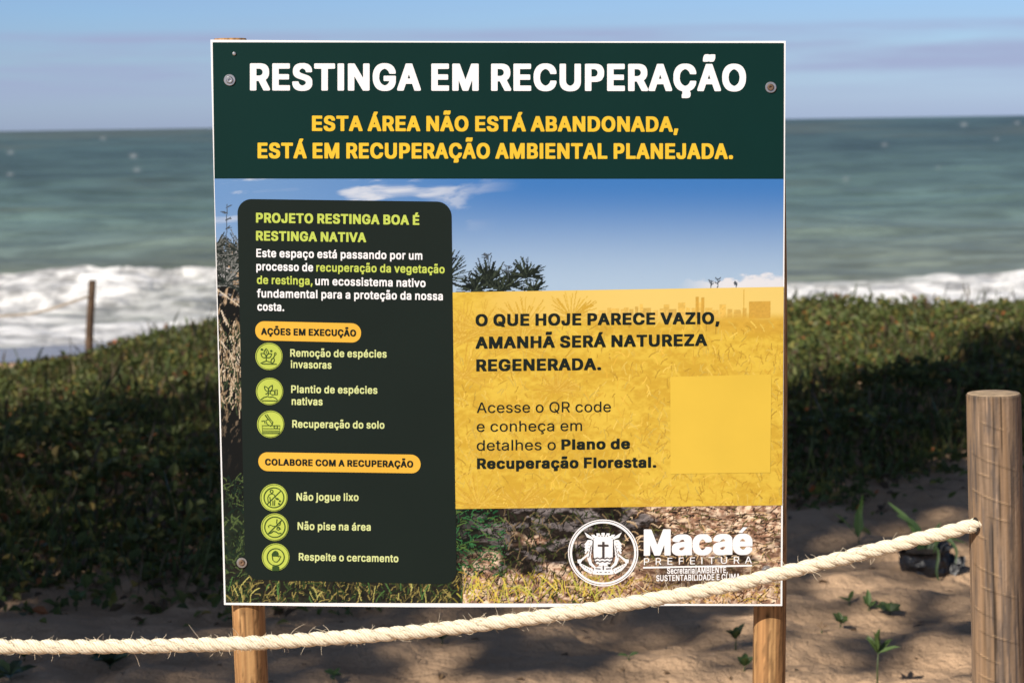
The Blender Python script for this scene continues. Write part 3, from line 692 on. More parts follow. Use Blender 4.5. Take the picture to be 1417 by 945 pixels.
# letter outlines: key, advance, contours (units of 1/500 cap height)
FONT_DATA = '''
KR|443|74,-1 61,2 53,14 53,486 57,495 74,501 266,501 311,496 355,483 386,464 409,439 429,397 435,350 434,305 429,278 405,231 365,195 451,38 451,14 444,3 427,-1 337,-1 320,3 226,174 186,176 182,171 182,14 177,4 159,-1/182,275 230,274 257,277 283,290 299,308 306,338 299,368 279,388 253,400 186,402 182,400
KE|416|74,-1 61,2 53,14 53,483 57,495 74,501 378,501 395,498 403,486 403,418 395,405 382,402 182,400 183,302 364,302 382,298 387,287 387,216 382,206 369,203 186,203 182,201 182,103 186,98 382,98 400,95 405,85 405,14 400,3 382,-1
KS|441|180,-6 140,3 115,12 86,29 67,48 51,71 37,107 33,155 38,163 55,169 140,169 157,165 170,131 182,116 206,100 233,92 260,98 287,115 302,134 304,155 291,170 269,184 140,225 107,241 82,259 63,282 50,312 45,342 48,392 57,419 75,449 95,469 119,484 149,496 189,505 278,506 318,498 345,489 371,474 393,455 410,431 424,398 428,351 423,342 403,336 322,336 305,341 295,369 284,383 263,398 238,407 215,402 191,386 177,369 176,351 189,336 212,321 345,279 373,265 397,247 418,220 431,187 432,110 424,83 404,51 380,27 354,12 322,1 278,-7 215,-8
KT|443|192,-1 178,2 171,14 171,400 49,402 33,406 27,418 27,486 32,495 49,501 419,501 437,497 442,486 442,415 438,406 419,402 300,400 299,12 294,3 276,-1
KI|200|70,-1 56,2 48,14 48,486 53,495 70,501 155,501 172,497 178,486 178,14 172,3 159,0
KN|510|74,-1 61,2 53,14 53,483 57,495 74,501 172,500 189,495 351,240 355,249 355,486 360,496 378,501 462,501 476,498 484,483 484,14 479,5 458,-1 364,-1 347,5 186,258 182,252 181,13 177,4 159,-1
KG|507|226,-5 173,8 137,25 105,49 73,91 50,142 39,186 35,260 39,314 50,359 71,406 97,442 126,468 164,489 213,503 240,506 306,506 351,498 382,488 413,471 439,451 463,421 482,385 493,347 492,323 488,314 471,310 382,310 369,313 345,359 311,390 289,401 271,405 240,394 214,376 195,356 181,335 170,302 164,234 170,198 182,165 205,133 236,109 271,96 294,100 318,112 338,128 357,153 364,174 360,177 271,177 257,180 251,192 251,260 257,272 275,275 476,275 489,272 497,260 493,150 483,115 462,73 439,46 404,21 369,5 329,-4 293,-7
KA|471|35,0 22,3 14,14 15,38 183,496 200,501 294,501 312,497 482,38 483,14 478,5 459,-1 374,-1 356,3 311,124 307,126 191,126 186,124 142,4 125,-1/221,225 274,225 249,298 245,295
KM|603|74,-1 61,2 53,14 53,483 57,495 74,501 186,500 202,495 315,208 427,495 444,501 556,501 569,498 577,486 577,14 572,5 551,-1 471,-1 453,4 449,14 449,180 444,188 372,5 355,-1 275,-1 262,2 253,14 181,194 179,14 175,5 159,0
KC|498|226,-5 173,8 137,25 106,49 73,91 50,142 39,186 35,260 39,314 50,359 72,406 98,442 128,468 164,489 213,503 244,506 306,506 351,499 382,489 410,474 436,454 461,424 480,388 491,350 491,323 487,314 471,310 382,310 369,313 348,359 315,389 293,400 275,405 262,403 240,393 214,376 195,356 182,335 170,302 164,234 170,198 182,165 200,139 222,118 247,103 271,95 302,104 333,125 354,150 369,187 387,190 471,190 485,187 491,177 491,150 481,115 461,76 436,46 404,22 369,6 324,-4 293,-7
KU|504|213,-5 159,8 114,33 84,66 61,112 53,164 54,488 58,497 74,501 159,501 176,497 181,485 181,194 185,164 194,140 215,117 239,101 266,94 293,102 316,117 337,140 346,164 349,194 350,488 354,497 369,501 458,501 473,497 478,485 478,155 473,122 462,93 447,66 427,42 400,22 373,8 346,0 306,-7 248,-8
KP|440|74,-1 61,2 53,14 53,486 57,495 74,501 266,501 311,496 346,486 378,469 404,442 422,409 433,374 435,320 431,284 421,255 393,210 371,192 346,180 288,166 186,165 182,162 182,14 177,4 159,-1/182,264 253,266 278,278 297,300 306,332 298,365 279,386 251,400 221,402 186,402 182,400
KÇ|498|222,-130 208,-127 202,-116 202,-66 208,-55 217,-54 219,-51 214,-45 215,-4 159,13 115,41 81,80 55,127 42,169 37,205 39,312 50,359 72,407 97,441 128,469 164,489 213,503 244,506 306,506 338,502 380,490 409,475 436,454 461,425 480,387 491,350 492,323 487,315 471,310 387,310 369,313 347,359 315,389 293,400 275,405 262,403 240,393 215,377 195,356 180,332 170,303 164,234 170,196 182,165 199,139 221,118 246,104 271,95 302,104 333,124 354,151 369,187 382,190 471,190 485,187 492,175 491,151 478,106 446,56 411,26 361,2 376,-21 380,-42 379,-81 364,-111 347,-122 315,-129
KÃ|471|35,0 22,3 14,14 15,38 183,496 200,501 294,501 312,497 482,38 483,14 478,5 459,-1 374,-1 356,3 311,124 307,126 191,126 186,124 142,4 125,-1/221,225 274,225 249,298 245,295/267,540 232,550 227,544 214,541 147,541 129,546 125,555 125,579 131,623 146,659 165,675 187,680 227,680 254,675 267,670 272,675 285,678 352,678 368,674 372,665 370,614 363,585 349,558 339,548 326,543 307,540
KÁ|471|35,0 22,3 14,14 15,38 178,486 183,496 195,498 189,510 189,534 230,620 236,631 254,634 343,634 356,631 356,626 363,620 362,596 301,498 312,497 318,486 482,38 483,14 477,3 459,-1 374,-1 356,3 311,124 307,126 191,126 186,124 142,4 125,-1/221,225 274,225 249,298 245,295
KO|519|226,-5 173,8 137,25 106,50 74,91 50,142 39,186 35,260 39,314 50,359 72,406 98,442 128,468 164,489 213,503 244,506 306,506 360,496 399,480 439,451 466,418 491,370 506,314 510,260 506,186 495,142 474,94 448,58 418,31 382,11 333,-3 293,-7/264,97 280,96 306,107 331,124 351,144 372,186 382,249 375,305 357,347 324,382 298,397 275,404 257,401 231,388 195,355 173,314 163,252 171,195 189,153 222,118
KÉ|416|74,-1 61,2 53,14 53,486 57,495 74,501 174,501 170,534 217,631 235,634 320,634 338,629 336,626 343,620 343,596 282,501 382,500 395,498 403,486 402,415 398,406 382,402 182,400 182,305 186,302 364,302 382,298 387,287 387,216 382,206 369,203 186,203 182,201 182,100 186,98 382,98 400,95 405,85 405,14 400,3 382,-1
KB|450|74,-1 61,2 53,14 53,486 57,495 74,501 271,501 311,497 351,485 382,466 401,445 420,406 425,376 423,320 410,287 392,264 421,231 440,189 443,124 432,79 414,50 396,32 373,18 342,8 284,0/182,100 186,98 266,100 289,109 306,124 315,145 309,165 292,186 266,201 244,205 182,204/182,302 248,303 271,314 288,330 297,353 293,371 278,388 257,400 230,402 182,400
KD|491|74,-1 61,2 53,14 53,483 57,495 74,501 253,501 288,499 329,491 378,472 413,446 445,406 468,356 481,296 481,219 473,160 451,106 430,73 403,47 369,25 337,13 297,3 266,0/182,100 208,98 248,101 275,110 297,123 319,142 336,165 352,222 355,252 350,290 341,323 327,350 306,372 281,388 253,399 226,402 182,400
KL|394|74,-1 61,2 53,14 53,486 57,495 74,501 159,501 177,496 182,486 182,100 186,98 373,98 386,95 393,82 393,14 386,3 369,-1
K,|211|54,-107 37,-102 33,-93 33,-69 59,95 64,106 81,110 170,110 187,106 192,98 192,74 142,-102 126,-107
K.|211|92,-3 68,4 51,22 43,46 46,87 58,108 74,119 101,124 145,124 172,116 187,99 196,75 192,31 181,11 163,0 141,-4
KJ|397|153,-4 115,5 90,17 71,32 54,52 39,82 31,109 29,186 37,198 50,201 139,201 153,198 157,189 161,136 170,115 197,95 207,97 223,109 236,127 241,156 241,486 246,496 264,501 349,501 362,498 370,486 370,142 360,82 345,52 331,35 309,17 287,6 233,-6
KV|471|200,0 187,3 180,14 15,463 14,486 19,495 40,501 125,501 142,495 249,197 355,495 374,501 459,501 477,497 483,486 482,463 315,5 298,0
K |167|
Ka|390|133,-6 101,2 78,12 58,27 43,48 32,72 27,98 27,143 33,170 52,201 84,222 142,237 231,250 243,256 241,265 231,281 208,293 177,277 155,247 150,248 142,244 106,244 41,262 36,274 37,298 63,342 83,360 106,373 168,388 249,388 293,378 324,363 347,340 364,306 370,268 370,12 366,3 351,-1 266,-1 257,2 208,-8/185,89 205,95 228,113 239,128 244,153 195,147 173,138 159,128 154,119 156,110 168,98
Kc|396|176,-6 136,3 109,16 82,37 58,69 41,108 32,143 30,203 34,250 45,286 64,322 83,345 109,366 136,378 172,387 252,389 310,376 351,351 369,331 386,301 393,283 393,259 386,249 341,237 323,233 288,234 274,237 261,263 239,283 221,292 206,286 177,259 161,221 157,185 169,134 193,105 221,90 238,98 254,111 274,146 292,151 328,150 389,134 394,125 394,102 379,66 365,45 343,24 319,10 292,0 256,-7
Ké|403|176,-6 136,4 101,21 75,45 53,78 38,117 31,152 30,215 37,262 58,313 83,345 114,369 162,387 158,396 158,420 204,515 221,519 310,519 326,515 330,506 330,482 270,387 309,375 332,363 356,342 373,319 389,286 398,253 401,164 395,153 381,150 162,149 168,131 185,111 201,99 221,90 234,93 253,105 278,137 283,136 292,140 328,140 390,125 395,114 395,90 369,42 350,24 323,9 296,0 261,-7/166,244 266,244 248,274 232,286 216,292 185,273
Ke|403|176,-6 136,4 106,18 77,42 58,69 40,108 32,143 30,203 34,250 44,283 64,322 83,345 105,363 131,377 167,387 189,389 247,389 288,382 316,372 343,354 366,331 385,295 397,259 401,164 395,153 381,150 163,150 167,134 192,105 225,90 256,107 278,137 283,136 292,140 328,140 390,125 395,114 395,90 369,42 350,24 323,9 296,0 261,-7/166,244 266,244 248,274 232,286 216,292 185,273
HM|605|64,0 54,8 55,493 64,500 189,500 202,493 314,210 423,491 435,500 562,499 572,490 571,8 560,0 460,0 449,8 448,202 371,8 360,0 264,0 254,8 177,202 175,8 164,0
H |167|
HO|521|222,-4 180,5 142,22 101,55 69,96 51,135 40,182 36,268 40,318 51,363 70,404 96,440 134,472 167,490 205,502 242,506 313,505 363,495 401,477 440,446 472,404 491,363 502,318 505,233 501,179 490,135 465,84 438,52 401,23 363,5 326,-4/260,99 276,98 305,108 322,117 342,137 359,161 372,191 382,250 372,310 347,357 317,386 292,398 272,403 247,397 226,387 195,357 170,310 160,250 170,191 190,150 220,117
HQ|521|367,-42 355,-34 330,-3 297,-6 217,-4 180,5 142,22 111,45 84,75 62,110 46,152 37,214 37,285 46,347 63,392 85,427 122,463 167,490 217,504 322,504 352,498 389,483 428,457 457,427 479,392 495,350 505,285 501,178 480,110 442,54 482,1 482,-35 472,-42/244,104 251,104 220,146 220,181 230,189 334,189 346,181 359,165 372,193 382,241 375,297 352,350 322,383 297,396 272,403 247,397 224,386 196,359 171,312 160,258 167,202 183,161 214,122
HU|507|214,-6 164,6 116,33 81,68 62,107 54,160 54,492 68,500 164,500 178,492 178,202 181,172 192,143 210,119 233,104 264,95 294,104 317,119 335,143 346,172 349,492 360,500 464,499 473,492 473,160 468,119 456,86 439,60 418,39 389,18 360,4 331,-3 302,-7
HE|419|64,0 54,8 55,493 64,500 389,500 398,493 398,410 389,402 181,402 178,399 178,304 181,302 373,302 383,292 383,212 373,204 179,203 178,102 181,98 389,98 400,91 400,8 389,0
HH|507|64,0 54,8 55,493 64,500 168,500 177,493 178,307 181,304 343,304 349,307 351,493 360,500 464,500 473,493 473,8 460,0 360,0 349,8 348,206 181,206 178,203 178,8 164,0
HJ|399|153,-5 119,3 97,13 69,34 51,55 39,79 32,105 30,194 40,201 144,201 154,194 157,144 170,114 182,102 199,95 219,107 234,129 242,161 242,490 253,500 357,500 366,493 366,138 357,79 345,55 328,35 299,13 278,3 236,-5
HP|442|64,0 54,8 55,493 64,500 264,500 293,498 323,493 356,480 387,458 405,437 421,407 429,369 430,307 425,274 413,242 399,221 381,203 356,185 328,173 281,166 179,165 178,8 164,0/178,265 181,263 223,263 256,268 277,278 294,298 305,333 299,357 281,384 256,397 227,402 179,402
HA|474|25,1 15,8 15,43 179,493 192,500 303,499 313,493 477,46 478,8 467,0 363,0 350,9 309,126 188,126 184,124 142,7 129,0/220,227 225,224 267,224 273,227 246,302
HR|446|64,0 54,8 55,493 64,500 268,500 327,493 360,479 393,454 414,426 427,393 431,319 424,271 402,230 363,197 445,46 446,8 435,0 323,1 313,8 224,173 218,176 181,176 178,173 178,8 164,0/178,277 181,274 214,274 252,278 277,287 292,301 305,330 303,351 286,381 264,395 231,401 179,402
HC|501|226,-5 180,5 142,22 101,55 69,96 51,135 40,182 36,268 40,318 51,363 70,404 96,440 134,472 167,490 205,502 242,506 313,505 351,499 384,486 418,466 443,444 465,413 479,384 487,354 487,318 476,310 372,310 363,316 344,360 318,387 297,397 272,403 238,393 217,381 195,357 179,330 167,298 160,238 166,203 178,170 196,141 220,117 247,103 272,97 301,105 326,120 348,147 363,183 376,190 476,190 487,182 487,147 476,108 456,73 432,46 397,20 363,5 330,-3 297,-6
HV|474|192,0 180,11 16,455 16,493 25,500 129,500 142,493 246,201 250,203 350,492 363,500 467,500 477,493 477,455 315,8 305,0
HZ|437|47,1 37,8 39,85 255,402 47,402 36,410 37,493 47,500 409,500 420,490 420,416 203,99 413,97 422,91 422,8 409,0
HI|204|60,0 49,8 49,490 60,500 164,500 175,490 174,8 164,0
H,|214|44,-106 34,-99 34,-63 60,103 73,111 177,111 188,103 188,67 142,-99 132,-106
HN|512|64,0 54,8 55,493 64,500 177,500 189,492 352,236 355,242 355,493 364,500 468,500 479,490 479,8 468,0 356,0 343,7 181,263 178,8 168,0
HÃ|474|25,1 15,8 15,43 179,493 192,500 303,499 313,493 477,46 478,8 467,0 363,0 350,9 309,126 188,126 184,124 142,7 129,0/220,227 225,224 267,224 273,227 246,302/138,540 126,547 129,618 142,653 164,674 180,678 234,679 246,677 263,668 275,677 355,677 367,671 368,624 361,585 348,559 330,544 313,539 259,539 234,547 221,540
HS|444|182,-6 149,-1 116,12 83,32 65,50 49,74 39,100 35,163 45,169 149,169 159,163 168,133 184,112 203,101 232,93 257,99 279,109 296,127 305,148 295,166 278,179 245,192 136,225 109,240 77,263 59,287 49,314 49,400 59,426 78,453 107,477 132,490 157,499 191,505 282,505 316,499 345,487 378,465 397,447 411,426 420,403 423,343 412,336 311,336 300,343 293,367 278,388 257,399 232,405 211,400 194,391 178,373 173,355 182,340 201,326 232,313 341,280 370,264 399,242 418,216 427,192 427,103 418,77 401,50 378,29 345,9 316,-1 282,-7
HÁ|474|25,1 15,8 15,43 179,493 192,502 191,541 230,624 242,633 350,633 359,627 359,591 300,502 313,493 477,46 478,8 467,0 363,0 350,9 309,126 188,126 184,124 142,7 129,0/220,227 225,224 267,224 273,227 246,302
HT|446|181,1 172,8 172,399 168,402 39,402 29,410 30,493 39,500 427,500 438,490 435,408 427,402 297,402 295,399 295,8 285,0
HG|510|226,-5 180,5 142,22 101,54 69,96 51,136 40,182 36,268 40,318 50,363 69,404 101,446 134,472 166,490 205,502 242,506 313,505 351,498 384,486 419,464 443,443 465,413 480,384 488,354 488,318 476,310 372,311 362,318 341,360 315,387 292,398 272,403 238,394 217,381 194,357 179,330 167,298 160,238 166,203 178,170 201,136 225,114 247,104 272,97 295,102 320,114 337,129 353,153 362,176 263,177 252,185 252,268 263,275 480,275 492,265 488,144 478,108 455,68 430,42 393,17 359,3 326,-4
HD|494|64,0 54,8 55,493 64,500 256,500 289,498 323,492 372,473 413,443 444,405 463,363 476,301 477,215 467,153 452,111 429,76 402,49 368,27 331,11 302,4 268,1/178,99 214,99 248,103 273,111 298,123 316,141 332,165 345,194 353,230 354,259 348,295 337,327 321,354 301,375 281,387 252,397 218,401 181,402 178,399
HL|396|64,0 54,8 54,490 64,500 168,500 178,490 178,99 377,98 388,91 388,8 377,0
H.|214|84,-3 58,13 46,30 45,81 50,98 60,110 84,124 155,123 180,108 190,93 192,42 188,24 176,10 155,-2
HÇ|501|213,-130 203,-122 203,-60 214,-48 214,-4 164,11 113,43 78,82 56,124 43,165 38,198 36,269 40,319 51,364 70,405 101,445 134,472 167,490 205,502 242,506 313,505 351,499 384,486 419,464 443,443 465,414 479,384 487,355 486,316 476,310 372,310 363,316 344,361 317,387 297,397 272,403 238,393 217,381 195,358 179,331 167,298 160,239 166,204 178,171 196,141 219,118 247,103 272,97 302,106 327,121 349,147 363,183 376,190 476,190 487,183 486,144 472,100 447,61 405,26 359,2 371,-13 376,-33 375,-84 363,-107 342,-122 322,-128
HÕ|521|222,-4 180,5 142,22 101,55 69,96 51,135 40,182 36,268 40,318 51,363 70,404 96,440 134,472 167,490 205,502 242,506 313,505 363,495 401,477 440,446 472,404 491,363 502,318 505,233 501,179 490,135 465,84 438,52 401,23 363,5 326,-4/260,99 276,98 305,108 322,117 342,137 359,161 372,191 382,250 372,310 347,357 317,386 292,398 272,403 247,397 226,387 195,357 170,310 160,250 170,191 190,150 220,117/159,540 150,549 153,618 166,653 188,674 205,679 259,679 272,676 288,668 301,677 381,677 389,671 392,668 392,635 387,591 374,561 354,544 338,539 284,538 255,548 242,540
HX|469|27,1 17,8 17,43 166,256 27,458 27,493 39,500 152,499 160,493 244,370 248,371 331,492 339,498 453,499 462,493 461,455 325,256 471,43 471,8 460,0 348,1 339,8 244,143 149,8 139,0
HB|453|64,0 54,8 55,493 64,500 273,500 327,493 356,481 387,458 406,434 417,405 421,375 418,313 408,286 387,262 405,248 420,230 436,188 438,111 423,67 408,46 381,25 356,12 327,4 281,0/178,99 252,100 278,105 295,114 307,129 314,147 302,173 281,194 243,205 181,205 178,203/178,304 185,301 239,303 260,309 276,319 290,336 297,354 288,375 273,391 239,401 180,402
HÉ|419|64,0 54,8 55,493 64,500 164,500 172,502 171,541 211,624 222,633 331,633 340,627 340,591 281,502 285,500 389,500 398,493 398,408 385,402 180,402 178,304 181,302 373,302 383,292 383,212 368,204 179,203 178,102 181,98 389,98 400,91 400,8 389,0
Hl|204|60,0 49,8 49,490 60,500 164,500 175,490 174,8 164,0
Ha|393|134,-6 104,0 79,12 56,30 40,50 31,71 28,95 28,145 34,175 54,203 92,226 138,238 229,251 242,258 226,284 204,291 177,278 157,252 146,244 96,244 50,258 38,266 37,302 64,344 92,365 117,378 167,389 259,387 292,378 326,358 346,338 361,308 366,267 366,9 355,0 259,0 254,3 213,-7/181,92 200,95 221,108 237,130 242,153 188,144 159,130 152,119 154,111 166,98
Hn|411|57,0 47,8 48,378 57,385 153,385 166,381 208,389 270,389 300,384 326,372 353,350 370,326 381,295 384,256 384,8 370,0 274,0 264,8 262,233 247,271 237,282 220,290 199,281 189,271 177,253 170,230 168,8 157,0
Ho|416|174,-6 137,3 104,21 73,48 51,80 38,113 32,148 31,220 36,258 46,291 66,326 88,350 120,372 141,381 170,388 266,388 307,376 341,356 368,329 387,299 398,270 405,231 405,160 400,122 387,83 370,56 349,33 316,10 295,1 266,-5/207,95 220,92 233,97 256,116 273,145 283,190 277,225 264,255 244,279 220,290 196,282 177,261 161,228 154,193 159,160 171,131 189,107
Hd|424|162,-6 124,5 91,27 65,54 44,92 32,145 31,211 35,258 48,299 65,329 83,349 108,368 133,381 154,387 183,389 245,389 274,383 276,492 287,500 387,500 397,492 397,9 387,0 287,0 283,3 245,-6/207,95 216,93 233,99 253,119 269,151 277,193 271,225 258,258 237,281 216,290 194,282 173,258 161,231 153,193 159,160 170,131 188,107
He|406|174,-6 137,3 104,21 72,48 51,80 38,113 32,148 31,220 36,258 48,297 66,326 87,349 117,371 141,381 170,388 258,388 291,381 320,368 352,344 372,317 387,285 394,255 396,157 387,151 166,151 160,148 162,143 187,107 220,92 249,102 272,134 283,141 333,141 379,129 391,122 391,86 381,63 365,42 337,19 312,5 287,-3 262,-6/164,246 170,244 258,244 264,246 241,279 216,291 189,279
Hc|399|174,-6 137,3 104,21 73,48 51,80 38,113 32,148 31,220 36,258 46,291 66,326 88,350 120,372 141,381 170,388 262,388 287,384 312,374 358,341 375,320 387,294 387,252 379,246 329,233 279,233 269,240 258,264 241,281 220,290 199,284 173,255 157,214 154,184 166,140 192,104 207,95 220,92 248,107 262,125 270,144 279,150 333,151 378,140 387,133 389,95 378,68 362,46 342,27 312,8 287,-1 262,-6
Hu|412|153,-3 119,6 87,27 66,50 53,81 47,127 47,376 62,385 157,385 168,376 169,151 176,127 185,113 195,103 212,95 232,104 244,116 255,133 262,157 263,376 274,385 374,384 384,376 384,9 374,0 278,0 266,4 228,-4
Hp|424|57,-127 47,-119 48,378 57,385 157,385 166,381 182,386 208,389 270,389 295,386 329,372 366,345 386,319 404,281 413,233 414,162 409,124 396,82 381,56 362,33 336,14 312,2 287,-5 262,-7 203,-7 169,-1 168,-119 157,-127/224,94 233,93 248,100 268,121 284,153 291,192 286,224 272,257 252,281 228,290 207,281 187,257 174,227 168,192 173,159 185,130 203,106
Hr|278|57,0 47,8 48,378 57,385 162,383 191,389 274,388 283,381 283,294 274,288 220,287 203,281 184,265 171,239 168,8 157,0
Hç|399|162,-127 151,-116 151,-57 162,-45 162,-5 120,10 87,34 60,64 41,103 31,159 31,221 35,257 47,293 66,326 87,349 120,372 141,381 170,388 262,388 291,382 315,372 359,340 375,319 387,293 388,254 375,245 329,233 279,233 270,239 259,263 241,281 220,290 199,284 174,257 157,215 154,186 166,140 191,105 204,97 220,92 239,100 249,108 262,125 270,144 279,150 333,151 379,139 389,133 389,94 377,67 360,44 340,26 306,5 319,-10 324,-30 323,-81 311,-104 291,-118 270,-125
Hã|393|134,-6 104,0 79,12 56,30 40,50 31,71 28,95 28,145 34,175 54,203 92,226 138,238 229,251 242,258 226,284 204,291 177,278 157,252 146,244 96,244 50,258 38,266 37,302 64,344 92,365 117,378 167,389 259,387 292,378 326,358 346,338 361,308 366,267 366,9 355,0 259,0 254,3 213,-7/181,92 200,95 221,108 237,130 242,153 188,144 159,130 152,119 154,111 166,98/217,423 204,425 188,433 171,425 92,425 81,432 83,495 88,518 99,542 117,557 134,563 192,563 217,554 229,562 313,562 323,554 323,509 317,474 306,447 296,437 275,425
HF|412|64,0 54,8 55,493 64,500 385,500 395,490 395,410 385,402 181,402 178,399 178,298 181,295 364,295 375,286 373,203 364,197 181,197 178,194 178,8 164,0
Hs|372|146,-6 121,-1 96,9 56,39 44,57 34,80 32,125 42,132 88,141 142,142 151,136 158,116 170,101 197,91 222,100 234,116 226,127 213,133 109,162 66,190 51,211 44,231 45,308 54,329 67,347 92,367 117,379 163,389 251,388 274,382 295,374 332,344 346,323 355,299 355,264 347,258 301,247 247,248 238,254 218,285 201,293 180,285 168,270 176,259 192,251 297,223 338,195 353,175 360,154 358,77 348,54 334,36 309,16 284,4 238,-6
Ht|249|142,-2 121,2 103,10 83,25 67,45 58,87 58,288 54,291 16,291 6,300 6,377 16,385 58,386 58,460 67,466 171,466 179,460 179,386 237,385 248,377 247,297 237,291 183,291 179,288 179,128 182,108 189,96 237,95 247,87 256,45 256,10 245,1 229,-2
BE|414|61,1 57,4 57,497 381,498 381,416 155,414 156,295 366,294 367,212 158,211 155,206 155,87 158,84 385,84 385,4 381,1
Bs|365|136,-4 93,10 58,36 38,73 35,116 38,119 85,129 124,129 149,92 167,81 187,75 206,79 225,88 238,101 244,113 233,127 218,137 116,164 89,176 68,193 54,211 46,235 45,284 48,309 57,330 72,349 93,364 116,375 163,384 245,382 284,369 316,342 338,300 338,269 288,256 249,256 225,290 210,300 194,305 175,300 159,291 147,279 144,269 153,257 171,245 276,216 302,205 321,189 335,171 343,147 344,92 340,70 330,49 316,31 296,16 273,5 245,-3 218,-6
Bt|238|129,0 105,8 86,21 71,40 64,59 61,86 61,300 8,303 8,377 9,380 58,380 61,383 61,462 66,464 156,463 156,383 160,380 226,380 228,377 226,302 157,300 156,120 160,98 172,83 179,80 226,79 236,34 236,4 203,-2
Be|400|162,-3 127,7 99,23 72,49 53,79 41,110 34,147 33,217 38,254 48,287 64,318 83,342 111,364 134,375 166,383 252,383 287,374 313,361 339,339 357,315 371,284 378,254 381,159 377,157 134,157 138,137 163,101 181,87 205,78 224,77 251,88 268,104 283,128 322,128 373,116 375,82 364,58 347,36 326,19 299,5 271,-3 244,-6/136,235 279,235 269,260 252,281 232,295 209,302 185,295 165,281 147,260
Bp|419|54,-130 50,-127 50,378 140,380 143,378 144,366 171,379 194,384 261,384 292,379 323,366 351,344 375,311 389,277 398,231 399,161 392,112 380,78 364,51 343,27 320,11 292,-1 261,-6 198,-6 171,0 147,12 144,-130/216,78 226,77 246,84 275,109 294,146 302,188 294,234 277,268 253,291 222,302 194,292 169,268 152,234 145,191 151,152 165,118 187,93
Ba|387|119,-4 92,4 68,17 50,36 38,55 29,100 30,146 38,174 57,198 88,216 135,229 233,243 248,250 252,260 236,287 221,297 201,303 182,299 160,287 146,275 131,253 92,253 40,269 41,302 53,327 69,345 92,362 115,374 170,384 229,384 260,380 291,369 317,351 336,327 346,299 350,263 349,3 260,1 256,2 252,9 229,-1 205,-6 147,-7/173,76 186,76 205,83 233,103 250,131 254,162 178,151 154,143 138,131 127,113 133,100 149,85
Bç|393|158,-130 158,-67 205,-66 217,-63 216,-59 170,-55 170,-6 134,4 107,17 79,42 58,69 43,103 34,146 33,216 38,253 48,289 63,317 84,342 110,363 138,376 170,383 252,384 279,378 303,369 342,341 358,320 369,295 372,256 322,242 283,242 279,243 262,274 240,292 213,302 185,293 170,282 154,265 135,222 130,185 143,133 155,112 170,96 186,84 209,77 230,81 252,94 268,112 283,139 322,139 369,127 373,124 373,94 360,63 339,35 314,16 279,-1 296,-14 305,-35 305,-87 294,-111 279,-122 256,-128
Bá|387|119,-4 92,4 68,17 50,36 38,55 29,100 30,146 38,174 57,198 88,216 135,229 233,243 248,250 252,260 236,287 221,297 201,303 182,299 160,287 146,275 131,253 92,253 40,269 41,302 53,327 69,345 92,362 115,374 170,384 229,384 260,380 291,369 317,351 336,327 346,299 350,263 349,3 260,1 256,2 252,9 229,-1 205,-6 147,-7/173,76 186,76 205,83 233,103 250,131 254,162 178,151 154,143 138,131 127,113 133,100 149,85/154,395 152,397 152,428 194,517 295,517 295,486 237,396
Bo|411|162,-4 127,7 94,27 70,52 49,88 38,122 33,159 33,220 41,266 53,300 70,327 91,349 117,367 138,376 170,383 256,383 287,376 322,357 348,333 370,300 383,266 390,220 390,159 383,113 371,79 354,52 334,30 307,12 279,0 252,-5 189,-6/198,79 213,76 228,81 244,88 262,104 284,141 294,186 286,229 269,266 244,290 213,302 181,291 155,266 138,232 130,189 136,153 150,119 174,93
Bn|406|54,1 50,4 50,378 54,380 140,380 143,378 144,367 175,380 202,384 265,384 300,375 323,362 342,344 357,319 365,292 368,252 368,4 363,1 277,1 273,4 271,243 262,267 250,283 234,295 214,301 190,294 171,280 157,261 148,237 144,1
Bd|419|154,-4 119,7 88,29 61,61 44,98 34,147 33,217 38,257 52,300 67,327 88,350 111,367 138,379 170,384 236,384 263,378 283,368 287,373 287,499 381,499 382,3 291,1 287,14 263,1 240,-5/198,79 209,77 228,82 244,92 259,107 279,144 287,189 279,235 263,267 239,290 209,302 178,290 154,267 137,232 130,193 136,153 150,119 174,92
Br|267|54,1 50,4 50,378 54,380 140,380 144,371 183,384 263,384 262,298 214,299 190,292 165,273 149,246 145,218 144,1
Bu|406|140,-1 108,10 82,30 65,55 54,88 50,128 50,379 145,379 148,137 154,119 167,100 187,86 206,80 229,88 246,100 261,119 270,143 273,171 274,379 366,380 368,3 277,1 273,14 253,4 226,-2 167,-3
Bm|589|54,1 50,4 50,378 54,380 140,380 143,378 144,368 163,379 187,385 253,386 284,377 316,352 339,370 370,382 394,386 445,386 480,380 509,365 525,350 538,332 551,286 550,1 460,1 457,4 455,252 451,267 441,283 425,295 406,302 386,296 369,283 358,267 350,246 347,1 257,1 253,4 252,252 238,283 223,295 206,302 187,296 169,283 155,264 147,243 144,1
Bc|393|162,-4 127,7 94,27 70,52 49,88 38,122 33,159 33,220 41,266 53,300 70,327 91,349 117,367 138,376 170,383 256,383 283,377 307,367 343,339 359,318 370,293 372,257 322,242 283,242 279,243 261,275 238,293 213,302 185,293 155,266 135,223 130,186 141,137 154,113 170,96 185,85 209,77 232,82 253,95 267,111 283,139 322,139 373,126 374,95 363,67 346,43 326,24 302,9 275,-1 248,-6
Bv|387|150,2 18,347 18,378 25,380 115,380 119,378 197,160 201,157 281,378 283,380 377,380 381,378 381,347 248,1
